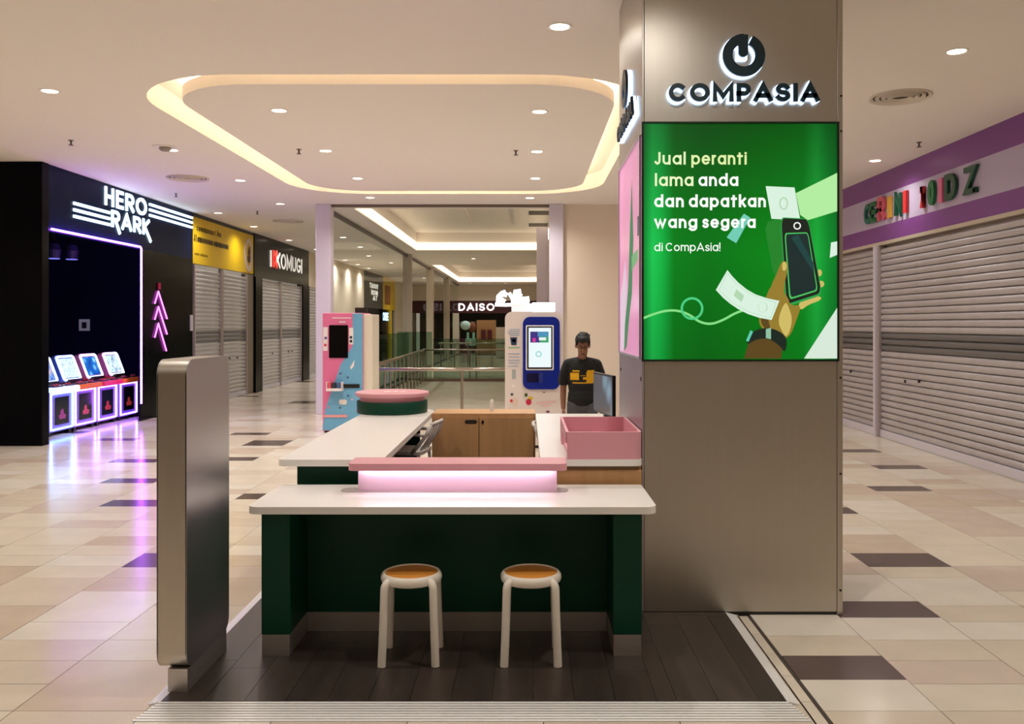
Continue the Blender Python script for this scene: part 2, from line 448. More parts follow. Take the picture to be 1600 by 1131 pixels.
# glass wall on the left of the corridor
M_clear = glass('clear_pane', (.95, .97, .95, 1), .02)
M_frame = mat('bronze_frame', (66, 56, 48), .4, .6)
for i, (ya, yb) in enumerate(((17.5, 29.5), (29.8, 36.4), (36.7, 44.0), (44.3, 51.8))):
    wn = struct(MB().box(-4.02, -3.98, ya, yb, ZC - .1, ZC - .02).box(-4.02, -3.98, ya, yb, 0, .06).build('window_%d' % (i + 1), M_frame))
    k = max(1, round((yb - ya) / 4)); st = (yb - ya) / k
    for j in range(k):
        MB().box(-4.006, -3.994, ya + j * st + .02, ya + (j + 1) * st - .02, .06, ZC - .1).build('pane', M_clear, wn)

# ================================================================== SHOPS ON THE LEFT
def slat_mesh(L, pitch):
    m = MB(); n = 5; prof = []
    for k in range(n + 1):
        t = k / n; prof.append((.022 * math.sin(math.pi * t) ** .7, pitch * (.06 + .88 * t)))
    vs = [(-L / 2, -p, z) for p, z in prof] + [(L / 2, -p, z) for p, z in prof] + [(-L / 2, .012, prof[0][1]), (L / 2, .012, prof[0][1]), (-L / 2, .012, prof[-1][1]), (L / 2, .012, prof[-1][1])]
    q = n + 1
    fs = [(k, q + k, q + k + 1, k + 1) for k in range(n)] + [(0, 2 * q, 2 * q + 1, q), (n, 2 * q - 1, 2 * q + 3, 2 * q + 2), (2 * q, 2 * q + 2, 2 * q + 3, 2 * q + 1)]
    return m.add(vs, fs)
def shutter(y0, y1, x, side, label, top=3.02, pitch=.094, locks=(), grey=(13, 14, 15), guide=True):
    """roller shutter along Y at wall plane x; side=+1 faces +X (left wall), -1 faces -X"""
    L = y1 - y0 - .1; yc = (y0 + y1) / 2
    t = thing('roller_shutter', (x, yc, 0), label, 'shutter')
    t.rotation_euler = (0, 0, math.pi / 2 if side > 0 else -math.pi / 2)
    keep = WL[t]; WL[t] = Vector((0, 0, 0))
    proto = slat_mesh(L, pitch).build('slat', M_slat, t, origin=(0, 0, 0)); proto.location = (0, 0, .12); proto2 = None
    nrow = int((top - .12) / pitch)
    for k in range(1, nrow):
        if k in grey:
            if proto2 is None: o = proto2 = slat_mesh(L, pitch).build('slat', M_slat_grey, t, origin=(0, 0, 0))
            else: o = proto2.copy(); C.objects.link(o)
        else: o = proto.copy(); C.objects.link(o)
        o.parent = t; o.location = (0, 0, .12 + k * pitch)
    MB().box(-L / 2, L / 2, -.03, .01, .012, .12).build('bottom_bar', M_bar, t, bevel=.004)
    if guide:
        for sx in (-1, 1):
            MB().box(sx * (L / 2 + .02) - .028, sx * (L / 2 + .02) + .028, -.05, .03, .002, top).build('guide_rail', M_guide, t)
    for lx, lz in locks:
        MB().box(lx - .018, lx + .018, -.036, -.01, lz - .02, lz + .025).build('lock', M_black, t, bevel=.004)
    WL[t] = keep
    return t
# --- arcade shop: facade
XF = -7.0
fac = thing('arcade_shopfront', (-7.1, 15.6, 0), 'gloss black arcade shopfront with a wide open entrance', 'shopfront')
MB().box(-8.98, -6.98, 12.72, 12.9, 0, ZC - .002).build('end_column', M_gloss_black, fac)
MB().box(-7.16, XF, 12.9, 18.5, 3.12, ZC - .002).build('header_panel', mat('header_halo_navy', (8, 24, 58), .3, spec=.06), fac)  # black header tinted navy, the letters' blue halo put into its colour
MB().box(-7.03, XF, 16.0, 18.5, 0, 3.118).build('side_panel', M_gloss_black, fac)
rm = MB().box(-11.2, -11.0, 12.9, 18.6, 0, 3.7).box(-11, -7.16, 18.5, 18.6, 0, 3.7).box(-11, -9.0, 12.8, 12.9, 0, 3.7).box(-11.2, -7.16, 12.8, 18.6, 3.7, 3.8)
struct(rm.build('wall_arcade', M_navy))
MB().box(-11.0, -9.0, 12.8, 18.6, -.1, -.004).build('arcade_floor', TILE[4], fl)
# white notice inside
nt_ = MB().box(-9.37, -9.15, 18.48, 18.498, 1.62, 1.86).build('wall_notice', mat('notice_white', (190, 186, 210), .5, emit=.18))
tag(nt_, 'small white square notice on the dark wall inside the arcade', 'notice')
m = MB().box(-9.31, -9.21, 18.475, 18.48, 1.67, 1.80); m.build('notice_print', mat('notice_ink', (90, 90, 120), .5), nt_)
# purple neon line
NEON = glow('violet_neon', (180, 85, 255), 26.0)
m = MB().tube([(XF + .035, 12.95, 3.15), (XF + .035, 15.93, 3.15), (XF + .035, 15.96, 3.12), (XF + .035, 15.96, .32)], .016, 8)
tag(m.build('neon_tube', NEON), 'violet neon tube bent around the arcade entrance', 'neon light')
nr = thing('neon_arrow_sign', (XF, 16.9, 1.4), 'magenta neon sign of three stacked upward arrows on black panel', 'neon sign')
MAG = glow('magenta_neon', (235, 90, 235), 6.0)
def pl(px, py, x=-6.98):
    s = (px - CX) / x; return Vector((x, F / s, HC - (py - CY) / s))
for a, b, c in (((242, 474), (247.5, 455), (261, 498)), ((242, 499), (247.5, 479), (261, 522)), ((242, 527), (247.5, 505), (260, 548))):
    MB().tube([pl(*a), pl(*b), pl(*c)], .014, 8).build('arrow_tube', MAG, nr)
MB().tube([pl(249, 442), pl(249, 452)], .03, 8).build('faint_glow_end', mat('dull_red', (130, 20, 40), .5, emit=.4), nr)  # dull red tube end given a faint glow of its own
# lettered sign
SG = glow('ice_white_letters', (200, 232, 255), 3.2)
hs = thing('lit_shop_sign', (XF, 15.9, 3.4), 'glowing white arcade sign reading HERO PARK with side stripes', 'sign')
fl_ = fr_left(XF)
for ch, mb in text('HERO', fl_, 14.62, 3.735, .31, .19, width=1.62, gap=.17, d0=.002, d1=.025): mb.build('letter', SG, hs)
mm = [('P', 0), ('A', 0), ('R', 0), ('K', 0)]
GG = dict(G); G['P'] = G['r2']; G['K'] = G['k2']
for ch, mb in text('PARK', fl_, 14.86, 3.395, .29, .19, width=1.5, gap=.15, d0=.002, d1=.025): mb.build('letter', SG, hs)
G.update(GG)
for k in range(3):
    MB().box(XF + .002, XF + .025, 13.62, 14.8, 3.60 - .1 * k, 3.645 - .1 * k).build('stripe', SG, hs)
    MB().box(XF + .002, XF + .025, 16.36, 18.46, 3.955 - .1 * k, 4.0 - .1 * k).build('stripe', SG, hs)
# access panel plate
tag(MB().box(XF, XF + .03, 18.34, 18.46, 1.62, 1.95).build('switch_plate', mat('plate_grey', (190, 186, 190), .4), bevel=.006), 'small grey switch plate at the edge of the arcade front', 'switch')
# stage lamps
for i, (px, py) in enumerate(((84, 386), (112, 388))):
    p = pl(px, py, -8.4)
    t = thing('stage_lamp', p, ('stage lamp hanging half hidden beside the arcade black column', 'stage lamp with a lit rim hanging inside the arcade entrance')[i], 'stage lamp')
    MB().lathe([(.05, -.2), (.1, -.2), (.12, -.05), (.08, .06)], p, 16).build('lamp_head', mat('lamp_violet', (60, 50, 120), .4), t)
    MB().tube([(p.x, p.y - .16, p.z - .05), (p.x, p.y - .16, p.z + .14), (p.x, p.y + .16, p.z + .14), (p.x, p.y + .16, p.z - .05)], .014, 6).build('yoke', M_black, t)
    MB().tube([(p.x, p.y, p.z + .14), (p.x, p.y, 3.7)], .015, 6).build('hanger', M_black, t)
    MB().tube([(p.x + .09 * math.cos(a / 10 * math.pi * 2), p.y + .09 * math.sin(a / 10 * math.pi * 2), p.z - .2) for a in range(11)], .012, 6).build('lit_rim', glow('lamp_rim', (120, 120, 240), 1.2), t)

# --- arcade machines (front faces local -Y)
def arcade(i, label, loc, edge, scr, shelf, hood):
    t = thing('arcade_machine', (0, 0, 0), label, 'arcade machine', 'arcade machines in the open entrance')
    body = mat('arcade_body', (150, 124, 214), .3)
    MB().box(-.36, .36, -.34, .34, .06, .70).build('body', body, t, bevel=.015)
    MB().box(-.2, .2, -.352, -.341, .17, .60).build('front_window', mat('arcade_window', (26, 34, 44), .15), t)
    pr = mat('prize_%d' % i, ((150, 60, 130), (190, 70, 110), (170, 50, 60), (200, 70, 60))[i], .5, emit=.25)
    MB().prism([(-.09, .25), (.09, .25), (.11, .31), (.04, .33), (.02, .41), (-.05, .39), (-.06, .33), (-.11, .31)], fr_front(-.352), 0, .004).build('prize_print', pr, t)
    q = [(-.33, .10), (.33, .10), (.33, .66), (-.33, .66), (-.33, .10)]
    MB().ribbon(q, .016, fr_front(-.341), 0, .018, True).build('edge_light', edge, t)
    MB().box(-.36, .36, -.46, .1, .68, .765).build('control_shelf', shelf, t, bevel=.02)
    for xa, xb in ((-.3, -.06), (.08, .3)): MB().box(xa, xb, -.40, -.28, .766, .785).build('button_panel', mat('button_dark', (60, 20, 70), .3), t)
    for bx in (-.24, -.14, .14, .24): MB().lathe([(.022, 0), (.022, .018), (.014, .026)], (bx, -.34, .785), 10).build('button', mat('button_red', (220, 60, 90), .3), t)
    # tilted hood: frame with rounded corners leaning back
    ca, sa = math.cos(.36), math.sin(.36)
    def hd(a, b, c): return (a, -.14 + b * sa - c * ca, .80 + b * ca + c * sa)
    MB().prism(rrect(-.31, .31, 0, .47, .06, 5), hd, -.22, 0).build('hood', hood, t)
    MB().box(-.2, .2, -.2, .1, .765, .84).build('hood_foot', M_black, t)
    s = MB().prism(rrect(-.235, .235, .065, .405, .02, 3), hd, 0.0, .006).build('screen', scr, t)
    fr = rrect(-.27, .27, .03, .44, .05, 5)
    MB().ribbon(fr + [fr[0]], .028, hd, 0, .02, True).build('screen_light', glow('screen_rim', (190, 225, 255), 5.0), t)
    for xa, ya in ((-.34, -.32), (.26, -.32), (-.34, .24), (.26, .24)): MB().box(xa, xa + .08, ya, ya + .08, 0, .06).build('foot', M_black, t)
    t.location = loc; t.rotation_euler = (0, 0, math.pi / 2)
    return t
def screen_mat(name, c1, c2, c3, sc):
    m = mat(name, (10, 10, 20), .2); nt = m.node_tree; b = nt.nodes['Principled BSDF']
    tc = nt.nodes.new('ShaderNodeTexCoord'); n = nt.nodes.new('ShaderNodeTexVoronoi'); n.inputs['Scale'].default_value = sc
    r = nt.nodes.new('ShaderNodeValToRGB'); r.color_ramp.elements[0].color = rgb(*c1); r.color_ramp.elements[1].color = rgb(*c3)
    e = r.color_ramp.elements.new(.4); e.color = rgb(*c2)
    nt.links.new(tc.outputs['Object'], n.inputs['Vector']); nt.links.new(n.outputs['Distance'], r.inputs[0])
    nt.links.new(r.outputs[0], b.inputs['Emission Color']); b.inputs['Emission Strength'].default_value = 1.3
    return m
E_blue = glow('edge_blue', (110, 165, 255), 16.0); E_vio = glow('edge_violet', (165, 120, 255), 15.0)
hoodb = mat('hood_blue', (70, 90, 190), .3); hoodp = mat('hood_pink', (200, 110, 170), .3)
sh1 = mat('shelf_orange', (235, 110, 40), .4, emit=.12); sh2 = mat('shelf_red', (225, 50, 90), .4, emit=.12); sh3 = mat('shelf_blue', (190, 215, 255), .4, emit=1.5)
for i, (yc, lab, ed, sc, sh, hd_) in enumerate((
    (14.12, 'arcade machine with blue picture screen next to the black column', E_blue, screen_mat('screen_a', (20, 40, 130), (60, 140, 200), (200, 180, 140), 9), sh3, hoodb),
    (14.87, 'arcade machine with pale screen and orange shelf, second from the column', E_vio, screen_mat('screen_b', (120, 170, 230), (220, 240, 255), (160, 190, 220), 12), sh1, hoodb),
    (15.65, 'arcade machine with a bright blue seascape screen and red shelf', E_vio, screen_mat('screen_c', (160, 230, 250), (30, 110, 200), (20, 50, 150), 6), sh2, hoodp),
    (16.48, 'arcade machine with orange shelf and pink hood nearest the violet neon', E_vio, screen_mat('screen_d', (100, 190, 230), (225, 240, 250), (60, 120, 170), 10), sh1, hoodp))):
    arcade(i, lab, (-7.75, yc - .05, 0), ed, sc, sh, hd_)

# --- yellow fronted shop
shutter(18.56, 20.28, XF - .03, 1, 'steel roller shutter under the yellow sign, bay beside the arcade', locks=((.3, .95),))
shutter(20.28, 22.1, XF - .03, 1, 'steel roller shutter under the yellow sign, bay beside the dark pilaster', locks=((-.35, .95), (.2, .95)))
struct(MB().box(-7.15, XF, 22.12, 22.62, 0, 3.02).build('wall_pier', mat('grey_pier', (128, 116, 104), .5)))
ys = thing('yellow_shop_sign', (XF, 20.6, 3.04), 'long yellow shop hoarding with dark print and round emblem', 'sign')
M_yel = mat('yellow_vinyl', (230, 190, 2), .4)
MB().box(-7.12, XF, 18.52, 22.62, 3.04, 4.02).build('panel', M_yel, ys)
MB().box(-7.12, XF + .01, 18.52, 22.62, 4.02, 4.08).build('top_edge', M_black, ys)
INK = mat('dark_olive_ink', (74, 58, 10), .5)
merge(text('ceeuuoooo l Ao', fl_, 18.72, 3.74, .13, .22, width=1.5, d0=.001, d1=.006, gap=.1)).build('printed_line', INK, ys)
merge(text('J l ouooooooo oaoaooooo', fl_, 18.56, 3.50, .15, .26, width=2.15, d0=.001, d1=.006, gap=.08)).build('printed_line', INK, ys)
merge(text('oor oluoo', fl_, 18.62, 3.22, .06, .2, width=.75, d0=.001, d1=.006, gap=.1)).build('printed_line', INK, ys)
em = arc(22.2, 3.5, .26, .36, 0, 360, 30)
MB().ribbon(em, .12, fl_, 0, .02, True).build('emblem_ring', mat('emblem_pale', (220, 200, 190), .4), ys)
MB().prism(arc(22.24, 3.42, .11, .12, 150, 390, 14), fl_, 0, .012).prism([(22.16, 3.5), (22.2, 3.7), (22.25, 3.56), (22.33, 3.74), (22.33, 3.48)], fl_, 0, .012).build('emblem_figure', mat('emblem_brown', (84, 48, 34), .5), ys)
# --- black fronted shop
ks = thing('black_shop_sign', (XF, 25.4, 3.0), 'black shop fascia with white and red lettering reading KOMUGI', 'sign')
MB().box(-7.15, XF + .02, 22.64, 28.3, 2.98, ZC - .002).build('fascia', M_gloss_black, ks)
struct(MB().box(-7.15, XF + .06, 22.63, 23.2, 0, 2.978).build('trim_8', M_gloss_black))
struct(MB().box(-7.15, XF + .04, 27.5, 28.3, 0, 2.978).build('trim_9', M_gloss_black))
fk = fr_left(XF + .02)
KW = mat('white_sign_letter', (235, 230, 220), .4, emit=.55); KR = mat('red_sign_letter', (225, 60, 50), .4, emit=.5)
for ch, mb in text('K', fk, 24.12, 3.32, .47, .3, width=.5, d0=.02, d1=.05): mb.build('letter', KR, ks)
MB().box(XF + .03, XF + .05, 23.96, 24.08, 3.32, 3.77).build('letter', KW, ks)
for ch, mb in text('KOMUGI', fk, 24.62, 3.33, .44, .13, width=2.75, gap=.22, d0=.003, d1=.02): mb.build('letter', KW, ks)
shutter(23.25, 25.2, XF - .05, 1, 'narrow steel roller shutter under the black sign, bay by the yellow shop', top=2.96, locks=((.2, .95),))
shutter(25.2, 27.5, XF - .05, 1, 'steel roller shutter under the black sign, bay farther from the camera', top=2.96, locks=((-.3, .95), (.1, .95)))
shutter(28.4, 31.0, XF - .05, 1, 'pale roller shutter past the black sign beside the lilac post', top=2.96, grey=())
struct(MB().box(-7.15, XF, 28.3, 31.0, 2.98, ZC).build('wall_bulkhead', M_cream))
# --- shops glimpsed through the corridor glass
t = thing('dark_shop', (XF, 40.5, 0), 'dark grey shopfront with small white sign seen through the glass', 'shopfront')
MB().box(-7.2, XF, 38.0, 43.0, 2.5, ZC - .002).build('fascia', mat('fascia_grey', (62, 56, 50), .4), t)
MB().box(-7.2, XF, 38.0, 38.4, 0, 2.5).box(-7.2, XF, 42.7, 43.0, 0, 2.5).box(-7.2, -7.1, 38.4, 42.7, 0, 2.5).build('front', M_gloss_black, t)
for k, (tx, z) in enumerate((('TAOOY', 3.4), ('NOUR', 3.1), ('AT', 2.85))):
    merge(text(tx.replace('Y', 'V'), fl_, 39.3 + .4 * k, z, .22, .22, width=2.2 - .5 * k, d0=.005, d1=.03)).build('sign_lettering', KW, t)
t = thing('yellow_shop', (XF, 45.0, 0), 'yellow shopfront with a lit blue sign seen through the glass', 'shopfront')
MB().box(-7.2, XF, 43.0, 47.0, 2.5, ZC - .002).build('fascia', M_yel, t)
MB().box(-7.2, XF, 45.3, 45.9, 0, 2.498).build('pilaster', M_yel, t)
MB().box(-7.2, -7.1, 43.0, 45.3, 0, 2.498).box(-7.2, -7.1, 45.9, 47.0, 0, 2.498).build('front', M_gloss_black, t)
merge(text('ORE', fl_, 43.3, 1.95, .4, .2, width=1.8, d0=-.08, d1=-.05)).build('lit_lettering', glow('blue_letters', (170, 205, 255), 2.5), t)
MB().prism(rrect(43.6, 45.2, 2.75, 3.7, .1), fl_, .005, .02).build('sign_panel', mat('brown_panel', (150, 84, 20), .5), t)

# ================================================================== FAR END SHOP
YS = 52.0
sF = F / YS
t = thing('end_shop', (-2.5, YS, 0), 'distant shopfront with maroon fascia and white lettering reading DAISO', 'shopfront')
MB().box(-6.9, .6, YS, YS + .2, 2.42, 3.15).build('fascia', mat('maroon_fascia', (62, 14, 18), .4), t)
MB().box(-6.9, .6, YS + .02, YS + .2, 3.151, ZC - .002).build('upper_panel', M_cream, t)
MB().box(-4.35, -4.0, YS - .12, YS + .2, 0, 2.42).build('pier', M_cream, t)
MB().box(.3, .6, YS, YS + .2, 0, 2.42).build('pier', M_cream, t)
for ch, mb in text('DAISO', fr_front(YS), -4.02, 2.56, .44, .2, width=2.12, gap=.2, d0=.01, d1=.06): mb.build('letter', glow('white_letters_far', (255, 252, 250), 1.6), t)
struct(MB().box(-6.9, .6, YS + 5, YS + 5.2, 0, ZC).box(-6.9, .6, YS + .2, YS + 5, 2.9, 3.0).build('wall_end_shop', mat('end_shop_dark', (64, 62, 54), .8)))
def farbox(px0, px1, py0, py1, Y, name, mt, lab, cat, d=.4):
    a = W(px0, py0, Y); b = W(px1, py1, Y)
    t = thing(name, ((a.x + b.x) / 2, Y, 0), lab, cat)
    return t, a, b
t, a, b = farbox(745, 775, 500, 545, 50.5, 'display_board', None, 'tan display board with two dark red items before the end shop', 'display')
MB().box(a.x, b.x, 50.5, 50.56, 0.02, a.z).build('board', mat('kraft_board', (170, 130, 84), .7), t)
MB().box(a.x + .25, a.x + .5, 50.4, 50.5, .9, 1.45).box(a.x + .62, a.x + .87, 50.4, 50.5, .9, 1.45).build('hung_item', mat('dark_red_item', (90, 24, 34), .6), t)
MB().box(a.x, b.x, 50.3, 50.7, 0, .05).build('base', M_black, t)
t, a, b = farbox(775, 789, 511, 548, 46.0, 'white_notice_stand', None, 'white notice stand half hidden behind the white kiosk', 'notice')
MB().box(a.x, b.x, 46.0, 46.05, .03, a.z).build('board', mat('notice_board_white', (225, 222, 214), .5), t)
MB().box(a.x + .05, b.x - .05, 45.85, 46.2, 0, .03).build('base', M_black, t)
t, a, b = farbox(718, 745, 502, 548, 50.8, 'promotion_rack', None, 'rack hung with pale mint and brown goods before the end shop', 'display')
MB().tube([(a.x, 50.8, 0), (a.x, 50.8, 1.9), (b.x, 50.8, 1.9), (b.x, 50.8, 0)], .03, 6).build('frame', M_chrome, t)
MB().ellipsoid((a.x + .35, 50.7, 1.7), (.3, .12, .26)).build('pale_goods', mat('mint_goods', (180, 214, 206), .6), t)
MB().ellipsoid((a.x + .75, 50.75, 1.6), (.22, .12, .3)).build('brown_goods', mat('brown_goods', (120, 70, 40), .7), t)
MB().box(a.x + .42, a.x + .55, 50.7, 50.8, .6, 1.3).box(a.x + .75, a.x + .88, 50.7, 50.8, .6, 1.3).box(a.x + .35, a.x + .95, 50.65, 50.8, .55, .95).build('mint_frame', mat('mint', (150, 215, 190), .5), t)

# ================================================================== RAILS
def rail_run(name, lab, pts, posts, z=.97, r=.035, extra=None):
    t = thing(name, (pts[0][0], pts[0][1], 0), lab, 'railing')
    MB().tube([(x, y, z) for x, y in pts], r, 10).build('top_rail', M_chrome, t, smooth=True)
    for x, y in posts:
        smooth(MB().tube([(x, y, .0), (x, y, z - .01)], .026, 8).build('rail_post', M_chrome, t))
    return t
rail_run('steel_railing', 'near stainless railing running from pink machine to white kiosk', [(-2.78, 15.4), (.55, 15.4)], [(-2.68, 15.4), (-1.13, 15.4), (.4, 15.4)])
t = rail_run('steel_railing', 'receding stainless railing with close balusters left of the pale floor', [(-2.86, 15.48), (-3.15, 27.0)], [(-2.87 - .0243 * (k * .85), 15.7 + k * .85) for k in range(14)])
# curled end of the receding rail
MB().tube([(-2.86 + .0 * k, 15.48 - .12 * math.sin(k / 8 * math.pi), .97 - .07 * (1 - math.cos(k / 8 * math.pi))) for k in range(9)], .035, 10).build('curled_end', M_chrome, t, smooth=True)
t = rail_run('steel_railing', 'far stainless railing on a brown kerb across the corridor', [(-3.2, 27.2), (.55, 27.2)], [(-3.1, 27.2), (-1.75, 27.2), (-1.55, 27.2), (.3, 27.2)])
MB().box(-3.25, .6, 27.1, 27.35, 0, .09).build('kerb', mat('brown_kerb', (120, 100, 86), .5), t)
rail_run('steel_railing', 'farthest stainless railing before the end shop', [(-3.3, 33.0), (.55, 33.0)], [(-3.2 + .5 * k, 33.0) for k in range(3)] + [(-1.3, 33.0), (.3, 33.0)], z=1.05)
M_gg = glass('green_pane', (.62, .76, .67, 1), .06)
t = thing('glass_screen', (-1.8, 28.0, 0), 'green tinted glass screen behind the far railing', 'glass screen')
for k, (xa, xb, zt) in enumerate(((-4.1, -3.0, 1.52), (-2.97, -1.8, 1.3), (-1.77, -.6, 1.3), (-.57, .55, 1.3))):
    MB().box(xa, xb, 28.0, 28.02, .05, zt).build('pane', M_gg, t)
MB().box(-4.1, .55, 27.98, 28.04, 0, .05).build('base_channel', M_frame, t)
t = thing('glass_balustrade', (-3.6, 21, 0), 'green glass balustrade beyond the pink machine along the walkway', 'glass screen')
for k in range(4): MB().box(-3.72, -3.70, 17.8 + k * 2.5, 20.26 + k * 2.5, .04, 1.5).build('pane', M_gg, t)
MB().box(-3.75, -3.67, 17.8, 27.8, 0, .04).build('base_channel', M_frame, t)

# ================================================================== RIGHT SHOP
t = thing('purple_shop_sign', (XR, 12.0, 3.03), 'purple and lilac fascia with colourful raised letters above the shutters', 'sign')
M_pur = mat('purple_laminate', (126, 66, 142), .35); M_lav = mat('lavender_band', (190, 178, 206), .35)
MB().box(XR, XR + .15, 9.0, YP, 3.03, 3.28).build('lower_band', M_pur, t)
MB().box(XR, XR + .15, 9.0, YP, 3.28, 3.76).build('middle_band', M_lav, t)
MB().box(XR, XR + .15, 9.0, YP, 3.76, ZC - .002).build('upper_band', M_pur, t)
MB().box(XR - .02, XR + .15, 9.0, YP, 2.98, 3.03).build('bottom_trim', mat('beige_trim', (190, 178, 160), .4), t)
fR = fr_right(XR)
KC = {'teal': (30, 110, 100), 'green': (20, 110, 60), 'rose': (214, 90, 110), 'yellow': (214, 160, 60), 'red': (206, 40, 44), 'pink': (216, 110, 150), 'bottle': (16, 76, 52)}
def kid(ch, a, wdt, c, b=3.36, h=.32, wt=.2):
    m = merge(text(ch, fR, a, b, h, wt, width=wdt, d0=.01, d1=.05))
    o = m.build('letter', mat('sign_' + c, KC[c], .35), t)
def ra(px): return -(F * XR / (px - CX))          # text coordinate on right wall from picture column
kid('C', ra(1354.5), .24, 'teal'); kid('E', ra(1363), .26, 'green'); kid('R', ra(1375), .28, 'rose', b=3.36, h=.36); kid('I', ra(1391), .1, 'yellow', wt=.34)
kid('N', ra(1402), .22, 'bottle'); kid('I', ra(1416), .1, 'red', wt=.3)
kid('1', ra(1441), .15, 'red', h=.34, wt=.26); kid('0', ra(1455), .17, 'green', h=.34, wt=.22); kid('I', ra(1471), .12, 'pink', wt=.36, h=.32)
kid('D', ra(1481), .3, 'bottle', h=.34, wt=.24); kid('Z', ra(1511), .3, 'bottle', h=.34, wt=.2)
m = MB(); m.prism(arc(ra(1528), 3.39, .03, .03, 0, 330, 11), fR, .01, .05); m.build('letter', mat('sign_bottle', KC['bottle'], .35), t)
shutter(13.88, 17.25, XR + .03, -1, 'steel roller shutter between the clad pillar and the shutter post', top=2.975, pitch=.094, locks=((.55, .95),))
shutter(9.0, 13.80, XR + .03, -1, 'wide steel roller shutter with two black locks at right edge', top=2.975, pitch=.094, locks=((-1.45, .92), (-1.0, .95)))
tag(MB().box(XR - .06, XR + .09, 13.80, 13.88, 0, 2.98).build('shutter_post', M_bar, bevel=.006), 'pale upright post between the two purple shop shutters', 'post')

# ================================================================== PILLAR
PX0, PX1, PY0, PY1 = .694, 1.904, 5.32, 6.62
pil = thing('clad_pillar', ((PX0 + PX1) / 2, (PY0 + PY1) / 2, 0), 'square pillar clad in brushed steel rising to the ceiling', 'pillar')
def PP(px, py, Y=PY0):
    s = F / Y; return ((px - CX) / s, HC - (py - CY) / s)
zlo, zhi = PP(0, 563)[1], PP(0, 192)[1]
bx0, bx1 = PP(1004, 0)[0], PP(1309, 0)[0]
MB().box(PX0 + .012, PX1 - .012, PY0 + .012, PY1, .0, ZC - .002).build('core', mat('pillar_core', (60, 56, 52), .7), pil)
MB().box(PX0 + .014, PX1 - .036, PY0, PY0 + .012, .021, zlo).build('lower_panel', M_steel, pil, bevel=.002)
MB().box(PX0 + .014, PX1 - .036, PY0, PY0 + .012, zhi, ZC - .003).build('upper_panel', M_steel, pil, bevel=.002)
MB().box(PX1 - .034, PX1, PY0 - .002, PY0 + .03, .002, zhi).build('corner_trim', M_steel, pil, bevel=.003)
MB().box(PX1 - .034, PX1, PY0 - .002, PY0 + .03, zhi + .003, ZC - .003).build('corner_trim', M_steel, pil, bevel=.003)
MB().box(PX0, PX0 + .012, PY0 - .002, PY1, .021, zlo + .01).build('side_panel', mat('pale_steel_side', (178, 172, 178), .4, .8), pil, bevel=.002)
MB().box(PX0, PX0 + .012, PY0 - .002, PY1, zhi - .06, ZC - .003).build('side_panel', M_steel, pil, bevel=.002)
for px, py in ((1313, 590), (1313, 740), (1313, 922), (1314, 150), (1314, 205)):
    a, b = PP(px, py)
    m = MB(); m.prism(arc(a, b, .007, .007, 0, 315, 7), fr_front(PY0 - .002), 0, .004); m.build('screw', M_black, pil)
for yy_, zz in ((5.36, 1.42), (6.5, 1.42)):
    m = MB(); m.prism(arc(-yy_, zz, .012, .014, 0, 315, 7), fr_right(PX0), 0, .004); m.build('screw', M_black, pil)
# --- front light box (backlit poster)
lb = thing('lightbox_poster', ((PX0 + PX1) / 2, PY0, zlo), 'backlit green poster on the pillar showing a hand holding a phone', 'poster')
def poster_mat():  # bright backlight streaks and darker top are painted into the emission colour
    m = mat('poster_green', (0, 30, 6), .5, spec=.2); nt = m.node_tree; b = nt.nodes['Principled BSDF']; N = nt.nodes.new; Lk = nt.links.new
    tc = N('ShaderNodeTexCoord'); sp = N('ShaderNodeSeparateXYZ'); Lk(tc.outputs['Generated'], sp.inputs[0])
    r1 = N('ShaderNodeValToRGB'); Lk(sp.outputs[0], r1.inputs[0]); cr = r1.color_ramp
    cr.elements[0].position = 0; cr.elements[0].color = rgb(6, 96, 30); cr.elements[1].position = 1; cr.elements[1].color = rgb(6, 100, 30)
    for p, c in ((.05, (22, 172, 70)), (.09, (14, 160, 60)), (.16, (2, 108, 18)), (.32, (1, 98, 14)), (.6, (1, 110, 14)), (.82, (2, 120, 22)), (.89, (20, 150, 50)), (.95, (6, 120, 36))):
        e = cr.elements.new(p); e.color = rgb(*c)
    r2 = N('ShaderNodeValToRGB'); Lk(sp.outputs[2], r2.inputs[0]); c2 = r2.color_ramp
    c2.elements[0].position = 0; c2.elements[0].color = (.9, .9, .9, 1); c2.elements[1].position = 1; c2.elements[1].color = (.45, .45, .45, 1)
    for p, v in ((.25, 1.15), (.45, 1.35), (.65, 1.05), (.85, .7)):
        e = c2.elements.new(p); e.color = (v, v, v, 1)
    mx = N('ShaderNodeMix'); mx.data_type = 'RGBA'; mx.blend_type = 'MULTIPLY'; mx.inputs[0].default_value = 1
    Lk(r1.outputs[0], mx.inputs[6]); Lk(r2.outputs[0], mx.inputs[7]); Lk(mx.outputs[2], b.inputs['Emission Color'])
    b.inputs['Emission Strength'].default_value = 1.0
    return m
Yp = PY0 - .004
MB().box(bx0, bx1, Yp, PY0 + .01, zlo, zhi).build('poster_film', poster_mat(), lb)
MB().ribbon([(bx0, zlo), (bx1, zlo), (bx1, zhi), (bx0, zhi), (bx0, zlo)], .012, fr_front(Yp), -.004, .006, True).build('frame', mat('frame_dark_green', (6, 30, 18), .3), lb)
def ink(name, c, e=1.0): return glow('ink_' + name, c, e)
def soften(pts, n=2, closed=True):
    for _ in range(n):
        q = []; N = len(pts)
        for i in range(N if closed else N - 1):
            a, b = pts[i], pts[(i + 1) % N]
            q += [(a[0] * .75 + b[0] * .25, a[1] * .75 + b[1] * .25), (a[0] * .25 + b[0] * .75, a[1] * .25 + b[1] * .75)]
        pts = q if closed else [pts[0]] + q + [pts[-1]]
    return pts
